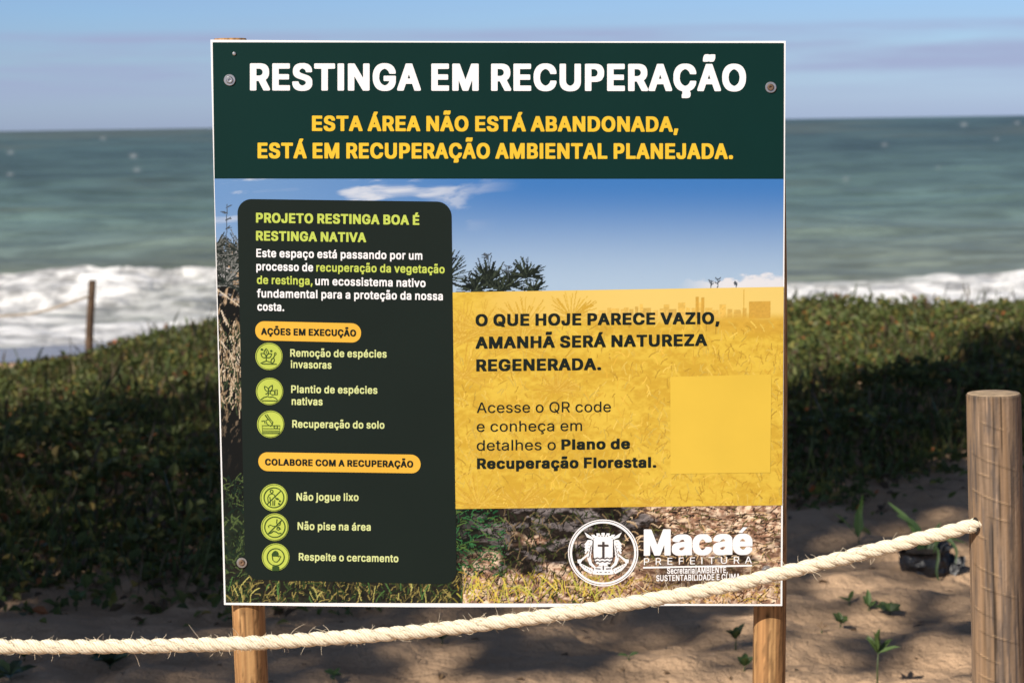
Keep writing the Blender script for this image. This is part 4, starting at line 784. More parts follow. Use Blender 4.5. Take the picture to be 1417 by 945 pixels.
Bg|420|154,-134 111,-122 74,-97 49,-64 49,-33 91,-7 134,-7 154,-30 174,-45 201,-55 220,-55 248,-45 271,-27 284,-2 287,22 260,11 240,7 158,7 133,13 112,22 89,37 73,53 47,95 34,151 34,236 41,270 52,301 68,328 91,353 119,371 150,382 181,385 240,384 263,378 287,366 291,380 381,380 383,-9 380,-39 372,-64 362,-82 345,-100 324,-116 299,-127 244,-137/201,89 213,88 232,95 261,117 280,151 288,193 280,236 263,268 239,291 209,302 180,291 154,267 137,233 130,193 136,157 150,126 174,102
Bã|387|119,-4 92,4 68,17 50,36 38,55 29,100 30,146 38,174 57,198 88,216 135,229 233,243 248,250 252,260 236,287 221,297 201,303 182,299 160,287 146,275 131,253 92,253 40,269 41,302 53,327 69,345 92,362 115,374 170,384 229,384 260,380 291,369 317,351 336,327 346,299 350,263 349,3 260,1 256,2 252,9 229,-1 205,-6 147,-7/173,76 186,76 205,83 233,103 250,131 254,162 178,151 154,143 138,131 127,113 133,100 149,85/205,440 166,462 162,441 88,440 84,443 88,507 95,532 105,550 115,559 127,564 178,565 197,559 221,542 225,543 229,563 303,563 302,501 294,471 284,452 272,442 260,439
Bi|182|51,1 50,378 55,380 141,380 145,378 145,3/75,408 55,415 42,433 39,475 43,492 55,505 71,512 129,511 147,500 155,485 156,442 153,429 144,417 129,409
Bl|191|56,1 52,4 52,497 150,499 152,4 150,1
Bf|262|78,1 76,298 74,301 11,301 8,304 8,378 11,380 75,381 76,436 81,460 95,485 117,503 136,512 160,517 242,516 263,509 263,478 250,433 195,432 180,420 172,399 172,380 250,378 250,304 246,301 171,301 171,4 168,1
BR|442|61,1 57,4 57,497 268,499 295,496 326,489 358,474 384,451 402,423 412,393 416,313 407,267 383,228 343,197 432,35 432,4 428,1 326,1 229,182 158,183 155,179 154,1/155,267 217,266 248,269 276,277 299,295 313,319 316,347 303,381 279,402 256,412 233,415 155,414
Bé|400|162,-3 127,7 99,23 72,49 53,79 41,110 34,147 33,217 38,254 48,287 64,318 83,342 111,364 134,375 166,383 252,383 287,374 313,361 339,339 357,315 371,284 378,254 381,159 377,157 134,157 138,137 163,101 181,87 205,78 224,77 251,88 268,104 283,128 322,128 373,116 375,82 364,58 347,36 326,19 299,5 271,-3 244,-6/136,235 279,235 269,260 252,281 232,295 209,302 185,295 165,281 147,260/166,396 165,428 208,517 308,517 307,483 248,395
BP|438|61,1 57,4 57,497 268,499 295,496 326,488 354,474 379,454 398,426 409,399 415,362 416,310 410,273 397,243 383,221 363,203 345,191 319,180 272,172 158,172 155,169 154,1/156,255 221,254 248,257 279,270 300,289 315,325 314,353 298,384 286,396 268,407 225,416 155,414
BI|191|56,1 52,4 52,497 150,499 152,4 150,1
Bj|182|-4,-130 -8,-127 -8,-50 20,-46 31,-41 43,-27 49,-7 50,378 141,380 145,378 145,-26 141,-63 125,-96 110,-111 94,-120 59,-129/71,408 51,418 41,433 39,479 45,494 55,505 71,512 118,513 133,510 146,500 155,485 156,442 152,427 140,415 125,408
Bx|377|25,1 21,4 21,32 133,194 30,347 29,378 36,380 130,380 197,281 259,378 361,379 362,347 258,194 367,35 368,4 365,1 267,1 197,106 126,4 122,1
BN|510|61,1 57,4 57,497 166,498 366,184 368,497 463,499 466,494 466,4 459,1 358,1 355,4 158,315 155,307 155,4 150,1
BA|470|20,1 17,4 18,35 186,497 294,498 465,35 465,4 462,1 364,1 318,131 169,132 163,130 118,1/194,215 288,215 239,352
BS|439|170,-4 138,2 111,13 85,30 67,48 51,73 41,97 37,155 134,157 146,125 163,103 193,86 228,78 259,85 287,100 308,122 317,146 304,167 279,186 244,200 131,235 99,252 80,268 61,293 51,320 49,375 52,403 61,427 78,452 101,473 128,489 158,499 189,504 283,503 310,496 338,485 361,470 383,449 396,428 405,406 408,349 314,348 302,379 286,397 261,412 228,421 201,415 173,400 155,379 149,357 162,337 189,318 220,306 330,272 361,256 384,238 403,213 413,186 415,128 412,100 401,70 384,45 361,25 330,8 306,0 271,-6
BU|504|201,-3 154,10 115,33 84,67 63,113 57,159 57,499 155,499 155,196 158,165 170,134 194,107 225,88 260,80 295,89 324,107 347,134 359,165 362,196 362,495 366,499 459,499 460,150 455,116 444,85 426,58 409,40 384,21 354,6 326,-2 291,-6
BT|441|179,1 178,414 31,417 31,497 422,499 422,416 276,414 276,4 273,1
BL|390|61,1 57,4 57,497 150,499 155,497 155,87 158,84 371,84 372,4 369,1
BD|491|61,1 57,4 57,497 264,498 295,495 326,487 373,465 408,436 437,393 454,350 464,286 463,200 454,151 432,99 413,72 384,44 350,23 311,9 256,2/155,87 158,84 197,84 236,87 264,93 292,105 314,120 334,142 350,169 360,200 367,240 366,273 358,310 344,344 326,368 303,389 276,404 240,413 205,416 155,414
BC|498|210,-2 164,11 128,32 90,68 65,108 49,151 40,200 39,283 45,335 59,377 80,417 108,451 139,475 175,493 207,501 246,505 312,504 346,497 378,484 406,467 431,445 451,417 465,387 474,353 474,322 379,321 355,369 339,387 318,402 297,412 269,418 246,414 226,407 201,393 179,371 160,344 147,313 136,249 141,209 155,166 173,136 200,108 230,91 265,82 304,92 336,111 360,139 379,179 472,179 473,142 462,105 443,71 416,41 383,18 347,4 312,-4 246,-5
BM|606|61,1 57,4 57,497 181,497 311,163 438,497 561,498 561,1 467,1 464,4 463,279 356,4 350,1 264,2 154,277 153,4 150,1
BB|448|61,1 57,4 57,497 272,499 299,496 326,489 354,475 377,456 394,430 404,399 406,338 402,310 390,286 367,261 385,249 402,231 421,191 423,111 418,87 409,64 394,44 373,27 347,13 319,6 268,1/155,87 158,84 252,86 279,91 299,101 318,120 326,142 316,169 299,190 276,204 252,211 156,212/156,295 240,296 264,303 283,315 300,335 308,356 302,378 283,399 264,410 240,415 155,414
BF|406|61,1 57,4 57,497 377,499 377,416 155,414 155,289 358,287 358,206 156,203 154,1
B,|202|40,-108 36,-105 36,-78 63,95 165,97 165,63 118,-108
B.|202|74,0 57,12 48,31 47,74 53,92 66,105 82,111 129,111 145,108 162,95 169,77 170,34 163,15 152,5 137,-2 86,-3
B||240|86,-149 82,-146 82,646 86,649 168,649 170,-146 168,-149
B |172|
Bq|419|287,-129 285,11 256,-2 228,-6 170,-6 127,4 95,22 73,45 52,78 40,112 33,161 33,219 38,259 51,299 69,329 95,356 123,373 158,383 244,383 267,377 287,365 291,380 382,378 382,-127 377,-130/202,78 213,77 232,85 261,109 279,146 287,188 279,234 263,267 240,290 209,302 177,290 154,267 138,234 130,191 136,152 151,118 174,92
MA|470|18,1 17,9 195,499 273,499 455,9 455,2 382,2 334,138 140,138 137,138 89,1/160,202 163,199 308,199 311,202 234,428
Mc|388|180,-6 145,2 113,17 82,43 61,72 46,104 37,143 34,188 37,230 45,265 61,300 80,327 104,349 132,365 164,375 200,379 235,377 280,364 316,341 345,304 356,278 355,268 303,255 294,255 283,278 267,297 247,310 222,318 190,319 154,306 137,291 122,272 105,226 101,172 105,143 115,113 131,88 148,71 174,57 200,52 232,56 261,70 281,91 296,120 355,107 358,97 347,72 333,49 314,30 293,15 271,4 242,-4
Me|396|183,-6 145,2 116,15 88,36 67,62 49,94 39,130 34,168 35,217 41,252 54,288 72,317 96,342 122,361 151,373 187,379 222,378 258,371 287,359 316,337 336,313 352,281 361,252 366,207 365,165 103,164 101,162 103,143 114,110 129,87 148,70 171,59 196,53 229,54 258,63 280,81 296,108 358,96 360,88 352,68 338,46 319,27 296,12 248,-4/101,223 106,221 293,221 299,223 288,262 267,294 238,313 203,320 167,314 136,294 113,262
Ms|359|153,-6 107,5 71,26 46,59 38,81 35,97 98,110 109,84 128,65 159,53 191,52 224,60 246,75 259,97 257,117 246,132 230,143 123,172 101,181 78,195 61,213 51,233 46,255 47,288 54,310 65,330 84,349 104,362 128,372 156,377 191,379 224,376 259,365 288,344 311,313 320,281 262,269 244,297 227,312 201,321 172,321 146,314 124,298 113,278 115,259 127,243 146,231 253,203 279,191 298,178 314,160 323,139 327,120 326,88 320,65 309,46 291,27 269,12 243,1 214,-5
Mo|407|180,-6 145,2 113,17 82,43 61,72 46,104 37,143 34,188 37,230 45,265 59,297 80,326 103,348 132,365 164,375 190,379 232,378 267,369 296,355 324,333 348,301 364,266 373,230 376,188 373,143 364,104 349,72 330,46 306,23 285,10 254,-1 219,-7/203,52 225,54 248,62 263,72 279,88 292,107 301,130 309,184 307,217 301,243 280,282 264,299 248,310 229,317 206,320 183,317 164,311 147,301 131,284 118,265 109,243 100,188 107,136 115,113 128,91 143,75 161,62 180,55
MQ|521|389,-46 347,9 296,-4 244,-6 199,2 157,18 125,40 102,62 76,98 60,130 44,191 40,246 44,307 56,359 75,401 104,440 144,474 183,493 228,504 267,506 312,501 354,488 389,468 421,440 441,413 463,372 477,327 483,288 484,227 477,175 467,140 448,98 431,72 401,40 459,-38 459,-44/251,59 280,60 305,65 239,153 239,159 309,161 360,97 385,127 401,159 412,195 417,236 415,278 409,317 396,353 379,382 357,406 331,424 302,436 270,441 235,439 206,430 177,413 154,392 133,362 119,330 112,304 108,262 108,224 116,182 128,147 144,120 167,95 193,77 222,64
MR|440|60,1 59,499 263,498 299,492 338,475 368,450 390,415 402,370 402,321 392,280 374,247 354,226 315,202 419,12 420,2 342,2 241,191 131,192 128,189 127,2/128,257 131,254 251,255 283,263 305,276 324,299 334,334 332,370 318,402 292,424 260,435 228,438 128,438
Md|416|171,-6 135,2 100,23 71,52 53,84 39,130 34,181 37,233 49,278 65,310 91,342 119,362 158,376 206,379 242,372 275,352 300,322 301,497 364,499 367,494 367,4 364,1 306,1 303,4 303,56 278,23 248,3 213,-7/179,55 200,53 222,55 242,62 261,75 276,91 287,110 300,159 302,188 300,220 285,268 272,288 254,303 235,313 216,319 196,319 174,315 141,297 127,281 116,262 102,213 102,162 116,110 128,91 142,75 161,62
Mn|402|53,1 52,373 114,374 117,324 132,344 147,357 166,368 192,376 221,379 253,377 279,370 301,358 318,344 333,325 343,302 350,273 352,2 287,2 287,228 283,260 272,286 253,305 230,316 205,319 179,314 153,302 135,283 122,257 117,221 117,2
Mh|402|53,1 52,496 53,499 114,499 117,496 117,324 140,351 166,368 201,378 237,379 269,373 299,360 321,341 338,315 349,283 352,250 352,2 287,2 287,228 283,260 272,286 253,305 230,316 205,319 179,314 153,302 135,283 122,257 117,221 117,2
Mç|388|167,-137 165,-133 165,-97 225,-93 234,-84 234,-72 229,-64 219,-61 177,-59 182,-7 145,2 115,16 87,38 66,64 46,103 37,141 34,183 37,228 46,267 61,299 80,327 103,348 132,365 164,375 190,379 232,378 277,365 315,341 342,309 353,287 356,270 296,255 271,293 255,306 238,314 219,319 196,319 174,315 154,306 138,292 123,274 112,251 105,225 101,170 106,138 116,112 132,87 151,68 174,57 200,52 232,56 261,70 281,90 296,120 358,106 358,99 341,61 309,26 271,4 225,-7 225,-21 262,-30 274,-38 281,-49 286,-65 286,-88 283,-104 276,-117 261,-128 238,-135
Ma|382|135,-6 106,0 80,12 60,27 44,49 34,71 30,97 31,129 38,155 61,184 99,204 148,216 238,228 257,234 267,249 264,275 255,294 241,307 222,316 199,320 167,318 141,307 120,291 102,266 44,281 41,284 41,291 54,316 70,336 95,355 122,368 151,376 183,379 215,378 251,371 283,356 302,340 319,316 329,287 333,252 333,3 328,1 270,1 267,44 244,19 212,0 177,-7/157,52 183,52 209,58 231,71 246,84 259,103 265,123 267,178 151,158 125,149 108,136 99,123 96,107 103,81 125,61
Mm|595|53,1 53,374 114,374 117,325 134,347 156,365 182,376 208,381 246,378 272,367 296,344 311,316 328,341 351,360 375,372 408,380 446,380 475,373 501,359 522,338 538,308 546,267 546,2 480,2 480,244 477,273 468,292 453,307 434,316 408,320 382,316 359,303 344,286 334,263 332,241 332,2 266,2 265,267 256,289 240,306 221,316 195,320 169,315 147,302 130,283 121,260 117,231 117,2
Mt|225|144,-2 118,4 95,16 79,34 67,59 63,92 63,316 8,317 7,321 8,374 63,375 63,459 66,463 128,463 131,374 204,372 203,317 131,317 129,314 129,101 133,76 144,62 166,56 202,58 213,5 210,1 189,-2
Ml|176|55,1 54,496 55,499 123,499 124,2
M |182|
MP|436|60,1 59,499 260,498 299,491 328,479 354,461 373,441 388,415 398,386 402,354 401,315 396,286 384,257 369,234 347,213 328,201 299,189 247,181 128,180 127,2/128,244 131,242 251,243 283,252 304,267 325,296 334,338 328,376 312,406 286,426 254,436 128,438
ME|410|60,1 59,499 367,499 367,438 128,438 128,285 351,283 351,225 347,222 128,222 128,63 367,62 370,60 370,2
MF|402|60,1 59,499 363,499 363,438 128,438 128,277 341,276 342,218 341,215 128,213 127,2
MI|176|55,1 54,496 55,499 123,499 124,2
MT|440|188,1 187,434 184,438 33,438 32,499 410,499 410,439 257,438 256,2
MU|506|225,-6 173,5 128,29 105,49 89,68 68,110 60,143 59,168 59,497 127,497 128,172 131,146 138,126 157,97 183,76 212,63 254,57 289,61 325,75 352,97 370,126 377,146 380,172 381,497 447,499 449,494 449,165 446,133 436,97 421,71 405,51 381,30 357,15 325,2 299,-4 270,-7
'''

# ================================================================== THE INFORMATION SIGN
# Corners of the sheet, on the plane it stands in (fitted from the photo's perspective)
SP0 = np.array([-0.02154, 3.49594, 1.19179])
_c, _s = math.cos(-0.02296), math.sin(-0.02296)
SN = np.array([_s, -_c, 0.00384]); SN /= np.linalg.norm(SN)     # towards the viewer
SN[2] = 0.00384
def on_board(px, py, lift=0.0):
    """photo measurements -> the gently bowed front face of the sheet, lifted by so many metres"""
    px = np.asarray(px, float); py = np.asarray(py, float)
    u = (px - 300) / 786.0; v = (py - 56) / 782.0
    bow = .009 * np.sin(np.pi * np.clip(u, 0, 1)) * (.25 + .75 * np.clip(v, 0, 1)) + .002 * np.sin(7 * u + 1)
    d = ray(px, py)
    t = (((SP0 - EYE) @ SN) + (bow + lift)) / (d @ SN)
    return EYE + d * t[..., None]

FONT = {}
for ln in FONT_DATA.strip('\n').split('\n'):
    k, adv, body = ln.split('|', 2) if not ln.startswith('B||') else ('B|', *ln[3:].split('|', 1))
    loops = [np.array([[int(q) for q in p.split(',')] for p in c.split(' ')]) / 500.0 for c in body.split('/')] if body else []
    polys, holes = [], []
    def _area(c): return .5 * np.sum(c[:, 0] * np.roll(c[:, 1], -1) - np.roll(c[:, 0], -1) * c[:, 1])
    def _inside(p, c):
        r = False
        for i in range(len(c)):
            a, b = c[i], c[i - 1]
            if (a[1] > p[1]) != (b[1] > p[1]) and p[0] < (b[0] - a[0]) * (p[1] - a[1]) / (b[1] - a[1]) + a[0]: r = not r
        return r
    big = [c for c in loops if not any(_inside(c[0], o) for o in loops if o is not c)]
    for b in big:
        polys.append([b] + [c for c in loops if c is not b and not any(c is x for x in big) and _inside(c[0], b)])
    tris = []
    for pl in polys:
        tris.append((np.concatenate(pl), tessellate_polygon([[Vector((p[0], p[1], 0)) for p in c] for c in pl])))
    FONT[k] = (int(adv) / 500.0, tris)

def lettering(mb, s, st, x0, y0, x1, y1, cap, lift, m=0, track=0.0):
    """one line of writing: first letter's foot at (x0,y0), last letter's foot at (x1,y1)"""
    V, F, x, n = [], [], 0.0, 0
    for ch in s:
        adv, tris = FONT[st + ch]
        for pts, tr in tris:
            V.append(pts + [x, 0]); F += [tuple(n + i for i in t) for t in tr]; n += len(pts)
        x += adv + track
    V = np.concatenate(V)
    lo, hi = V[:, 0].min(), V[:, 0].max()
    u = (V[:, 0] - lo) / (hi - lo)
    px = x0 + u * (x1 - x0); py = y0 + u * (y1 - y0) - V[:, 1] * cap
    W = on_board(px, py, lift)
    F2 = []
    for f in F:                                            # face the viewer
        a, b, c = (W[i] for i in f)
        F2.append(f if np.cross(b - a, c - a) @ SN > 0 else f[::-1])
    mb.add(W, F2, m)

def quad_pt(q, u, v):
    q = np.array(q, float); u = np.asarray(u)[..., None]; v = np.asarray(v)[..., None]
    return (q[0] * (1 - u) + q[1] * u) * (1 - v) + (q[3] * (1 - u) + q[2] * u) * v

def rounded(q, rad, lift, nr=40, nc=24):
    """a rounded rectangle in the quad TL,TR,BR,BL following the bow of the sheet"""
    q = np.array(q, float)
    w = np.linalg.norm(q[1] - q[0]); h = np.linalg.norm(q[3] - q[0])
    vs = np.unique(np.concatenate([np.linspace(0, 1, nr), (1 - np.cos(np.linspace(0, np.pi / 2, 9))) * rad / h, 1 - (1 - np.cos(np.linspace(0, np.pi / 2, 9))) * rad / h]).clip(0, 1))
    rows = []
    for v in vs:
        y = min(v, 1 - v) * h
        ins = rad - math.sqrt(max(rad ** 2 - (rad - y) ** 2, 0)) if y < rad else 0.0
        uu = np.linspace(ins / w, 1 - ins / w, nc)
        rows.append(quad_pt(q, uu, np.full(nc, v)))
    P = np.array(rows)
    V = on_board(P[..., 0], P[..., 1], lift)
    return V.reshape(-1, 3), [tuple(f)[::-1] for f in grid_faces(len(vs), nc)]

def disc(cx, cy, r, lift, n=40, r_in=0.0, ry=None):
    k = (ry or r) / r
    a = np.linspace(0, 2 * np.pi, n, endpoint=False)
    ci, co = np.stack([cx + max(r_in, .01) * np.cos(a), cy + max(r_in, .01) * k * np.sin(a)], 1), np.stack([cx + r * np.cos(a), cy + r * k * np.sin(a)], 1)
    P = np.concatenate([ci, co])
    return on_board(P[:, 0], P[:, 1], lift), [tuple(f)[::-1] for f in grid_faces(2, n, True)][::1]

LIFT_STEP = [0]
def stroke(mb, pts, w, lift, m=0, closed=False):
    pts = np.array(pts, float)
    if closed: pts = np.concatenate([pts, pts[:1], pts[1:2]])
    t = np.gradient(pts, axis=0); t /= np.linalg.norm(t, axis=1)[:, None] + 1e-9
    nrm = np.stack([-t[:, 1], t[:, 0]], 1) * np.broadcast_to(np.asarray(w, float), len(pts))[:, None] / 2
    if closed: pts, nrm = pts[:-1], nrm[:-1]; pts[-1] = pts[0]; nrm[0] = nrm[-1]
    P = np.stack([pts - nrm, pts + nrm], 1)
    LIFT_STEP[0] = (LIFT_STEP[0] + 1) % 12
    V = on_board(P[..., 0], P[..., 1], lift + LIFT_STEP[0] * 1.6e-5).reshape(-1, 3)
    F = [(2 * i, 2 * i + 1, 2 * i + 3, 2 * i + 2) for i in range(len(pts) - 1)]
    out = []
    for f in F:
        a, b, c = V[f[0]], V[f[1]], V[f[2]]
        out.append(f if np.cross(b - a, c - a) @ SN > 0 else f[::-1])
    mb.add(V, out, m)

def fill(mb, pts, lift, m=0):
    pts = np.array(pts, float)
    LIFT_STEP[0] = (LIFT_STEP[0] + 1) % 12
    V = on_board(pts[:, 0], pts[:, 1], lift + LIFT_STEP[0] * 1.6e-5)
    tr = tessellate_polygon([[Vector((p[0], -p[1], 0)) for p in pts]])
    out = []
    for f in tr:
        a, b, c = V[f[0]], V[f[1]], V[f[2]]
        out.append(f if np.cross(b - a, c - a) @ SN > 0 else f[::-1])
    mb.add(V, out, m)

AL = .71                                                 # how much light the ink gives back, against paper white
def ink(name, r, g, b, rough=.55): return mat(name, tuple(srgb(r, g, b) * AL), rough, noise=(4.0, .90, 1.06), spec=.12)
m_sheet = mat('white_sheet', (.80, .80, .81), .45, noise=(5, .96, 1.03))
m_head = ink('dark_green_ink', 4, 49, 46)
m_panel = ink('charcoal_green_ink', 28, 39, 35)
m_white = mat('white_ink', (.78, .78, .80), .55, noise=(3.0, .96, 1.04), spec=.12)
m_gold = ink('gold_ink', 252, 208, 62)
m_lime = ink('lime_ink', 212, 230, 104)
m_pale = ink('pale_lime_ink', 230, 240, 168)
m_pill = ink('amber_ink', 254, 198, 74)
m_black = ink('black_ink', 26, 36, 33)
m_icon = ink('olive_ink', 62, 88, 44)
m_disc = ink('lime_disc_ink', 206, 222, 98)
m_qr = ink('yellow_square_ink', 244, 206, 80)
m_print = mat('printed_photo', attr=True, rough=.55, spec=.12)
m_steel = mat('zinc_washer', (.55, .55, .56), .35, metal=.9, noise=(60, .7, 1.1))
m_screw = mat('rusty_screw', (.23, .15, .10), .55, metal=.6, noise=(90, .5, 1.3))

lp_b, lp_t = at_y(345.5, 945, 3.5), at_y(316, 52.6, 3.5)
rp_b, rp_t = at_y(1066, 945, 3.5), at_y(1067, 60, 3.5)
sign = empty('information_sign', (-.02, 3.53, 0), 'large printed dune recovery notice board bolted to two round wooden posts', 'sign')

# posts behind the sheet
def sign_post(b, t, r0, r1, seed, wob):
    ax = (b - t) / abs(b[2] - t[2])
    bb = t + ax * (t[2] + .4)
    sh = np.array([0, 1.0, 0]) * (max(r0, r1) + .007)
    return log_post('post', bb + sh, t + sh, r0, r1, paint_peeled(seed), sign, seg=60, rings=260, seed=seed, wobble=wob)
sign_post(lp_b, lp_t, .0305, .0295, 331, .03)
sign_post(rp_b, rp_t, .0325, .0270, 347, .05)

# the sheet: a thin panel with a white edge
q_sheet = [(291.2, 55.4), (1087.2, 57), (1082.5, 838), (310, 836.5)]
nb = 44
U, Vv = np.meshgrid(np.linspace(0, 1, nb), np.linspace(0, 1, nb))
Pq = quad_pt(q_sheet, U, Vv)
Pq[..., 1] += Vv * 2.6 * np.sin(np.pi * np.clip(U * 1.25, 0, 1)) + (1 - Vv) * 1.4 * np.sin(np.pi * U)
front = on_board(Pq[..., 0], Pq[..., 1], 0).reshape(-1, 3)
back = front - SN * .004
Fb = [tuple(f)[::-1] for f in grid_faces(nb, nb)]
nf = nb * nb
rim = list(range(nb)) + [nb - 1 + nb * i for i in range(1, nb)] + [nf - 1 - i for i in range(1, nb)] + [nf - nb - nb * i for i in range(1, nb - 1)]
Fs = Fb + [tuple(i + nf for i in f[::-1]) for f in Fb] + [(rim[i], rim[(i + 1) % len(rim)], rim[(i + 1) % len(rim)] + nf, rim[i] + nf) for i in range(len(rim))]
board = mesh_obj('board', np.concatenate([front, back]), Fs, m_sheet, sign)

L1, L2, L3, L4, L5 = .0004, .0009, .0014, .0019, .0024
def grid_quad(q, lift, nr=30, nc=40):
    U, V_ = np.meshgrid(np.linspace(0, 1, nc), np.linspace(0, 1, nr))
    P = quad_pt(q, U, V_)
    return on_board(P[..., 0], P[..., 1], lift).reshape(-1, 3), [tuple(f)[::-1] for f in grid_faces(nr, nc)]

# heading band and its writing
hb = MB(); hb.add(*grid_quad([(294.2, 59), (1084.6, 60), (1084.2, 247.6), (296.8, 247.2)], L2, 12, 40))
band = hb.build('heading_band', m_head, sign)
t = MB(); lettering(t, 'RESTINGA EM RECUPERAÇÃO', 'K', 345.8, 125.6, 1032.4, 126.6, 37.5, L3); t.build('heading_lettering', m_white, band)
t = MB(); lettering(t, 'ESTA ÁREA NÃO ESTÁ ABANDONADA,', 'K', 431.7, 181.6, 938.5, 182.8, 21.2, L3); t.build('subtitle_lettering', m_gold, band)
t = MB(); lettering(t, 'ESTÁ EM RECUPERAÇÃO AMBIENTAL PLANEJADA.', 'K', 356.4, 219.4, 1014.4, 220.4, 21.6, L3); t.build('subtitle_lettering', m_gold, band)

# ---- the printed photograph: painted point by point
X0, X1, Y0, Y1, ST = 293.0, 1087.0, 246.0, 838.0, 1.1
nx, ny = int((X1 - X0) / ST) + 1, int((Y1 - Y0) / ST) + 1
PX, PY = np.meshgrid(X0 + ST * np.arange(nx), Y0 + ST * np.arange(ny))
r2 = np.random.default_rng(21)
def lerp(a, b, k): return a * (1 - k[..., None]) + b * k[..., None]
sky_t = sstep(248, 410, PY)
img = lerp(srgb(66, 128, 202) + 0 * PX[..., None], srgb(180, 206, 234), sky_t)
img = lerp(img, srgb(140, 178, 222) + 0 * img, .55 * sstep(760, 330, PX) * (1 - sky_t))
wisp = fbm(PX / 95 + .9 * fbm(PX / 60, PY / 40, 2, 401), PY / 17 + PX / 260, 5, 403, .55)
img = lerp(img, srgb(232, 238, 248) + 0 * img, .8 * sstep(.50, .80, wisp) * sstep(720, 560, PX + (PY - 270) * .6) * sstep(345, 290, PY))
cum = fbm(PX / 18, PY / 9, 4, 409) + (PY - 394) / 30.0 + .30 * sstep(940, 1075, PX)
img = lerp(img, srgb(240, 240, 246) + 0 * img, .9 * sstep(.35, .62, cum) * sstep(930, 1010, PX) * sstep(370, 380, PY))
# bare ground, litter and shade at the foot of the printed picture
g1 = fbm(PX / 30, PY / 13, 5, 421, .6); g2 = fbm(PX / 7, PY / 4.5, 3, 423, .6)
gr = lerp(srgb(44, 37, 32) + 0 * img, srgb(134, 126, 126) + 0 * img, sstep(.50, .62, g1))
lit = sstep(.36, .62, fbm(PX / 60, PY / 22, 3, 427) + .5 * sstep(860, 1050, PX) * sstep(800, 700, PY) + .35 * sstep(775, 815, PY) * sstep(590, 640, PX) - .25 * sstep(1000, 700, PX) * sstep(800, 740, PY))
gr = lerp(gr, lerp(srgb(196, 150, 122) + 0 * img, srgb(240, 212, 184) + 0 * img, sstep(.4, .7, g2)), lit)
gr = gr * (.30 + 1.2 * sstep(.2, .85, .5 * g2 + .5 * fbm(PX / 14, PY / 6, 4, 429, .6)))[..., None]
crk = np.exp(-((fbm(PX / 16, PY / 7, 4, 425, .6) - .5) / .022) ** 2)
gr = gr * (1 - .75 * crk)[..., None]
dark = sstep(690, 640, PX + 25 * (g1 - .5)) * sstep(800, 770, PY) + sstep(332, 330, PX) * 0
gr = lerp(gr, srgb(18, 26, 19) * (.5 + .9 * g2)[..., None], np.clip(dark, 0, 1) * .85)
img = np.where((PY > 690)[..., None], gr, img)
# left margin: yucca stems and deep shade
lm = (PX < 345)
lf = fbm(PX / 4.5 + PY / 20, PY / 13, 4, 431, .6)
left = lerp(srgb(20, 22, 22) + 0 * img, srgb(196, 170, 140) + 0 * img, sstep(.56, .74, lf) * sstep(660, 470, PY))
left = lerp(left, srgb(238, 236, 240) + 0 * img, .8 * sstep(.62, .72, fbm(PX / 9, PY / 6, 3, 433)) * sstep(430, 380, PY) * sstep(330, 350, PY))
left = lerp(left, srgb(34, 44, 32) * (.5 + 1.1 * g2)[..., None], sstep(690, 730, PY))
ltop = 342 + 18 * (fbm(PX / 6, PY * 0, 2, 435) - .5)
img = np.where((lm & (PY > ltop))[..., None], left, img)
bl = (PX < 640) & (PY > 780)
img = np.where(bl[..., None], srgb(38, 38, 32) * (.4 + 1.2 * g2)[..., None], img)

def blades(x, y, dx, dy, bend, col, w=1):
    """tapering leaves from (x,y), each bending on its way; drawn into the print"""
    n_ = 64; s = np.linspace(0, 1, n_)[None]
    xs = x[:, None] + dx[:, None] * s + bend[:, None] * s * s
    ys = y[:, None] + dy[:, None] * s + np.abs(bend)[:, None] * .5 * s * s
    for ox in (range(w) if w > 1 else (0,)):
        kk = (s * 0 + 1 - ox * .5 > s * (w > 1)) | (ox == 0)
        i = np.round((ys - Y0) / ST).astype(int); j = np.round((xs + ox * ST - X0) / ST).astype(int)
        ok = (i >= 0) & (i < ny) & (j >= 0) & (j < nx) & np.broadcast_to(kk, xs.shape)
        cc = np.broadcast_to(col[:, None], (*xs.shape, 3))
        img[i[ok], j[ok]] = cc[ok]
def tuft(cx, cy, r, n_, dark_, light_, lo=-3.3, hi=.2, w=2):
    a = r2.uniform(lo, hi, n_); L_ = r * r2.uniform(.6, 1.05, n_)
    mixk = r2.random(n_)[:, None] ** 3
    blades(np.full(n_, cx) + r2.normal(0, r * .05, n_), np.full(n_, cy) + r2.normal(0, r * .05, n_), np.cos(a) * L_, np.sin(a) * L_, r2.normal(0, .05 * r, n_),
           np.array(dark_) * (1 - mixk) + np.array(light_) * mixk, w)
dk, lt = srgb(28, 40, 36), srgb(112, 128, 104)
for cx, cy, r, n_ in ((614, 386, 42, 60), (674, 392, 36, 70), (704, 396, 28, 46), (727, 382, 27, 60), (738, 402, 20, 34), (655, 402, 26, 40), (690, 402, 20, 30)):
    tuft(cx, cy, r, int(n_ * 1.1), dk * .55, lt * .45, -3.5, .35, 2)
for cx, cy, r in ((300, 372, 36), (322, 366, 40), (312, 392, 36), (296, 345, 26), (334, 350, 34)):
    tuft(cx, cy, r, 44, dk, srgb(150, 152, 150), -3.6, .5)
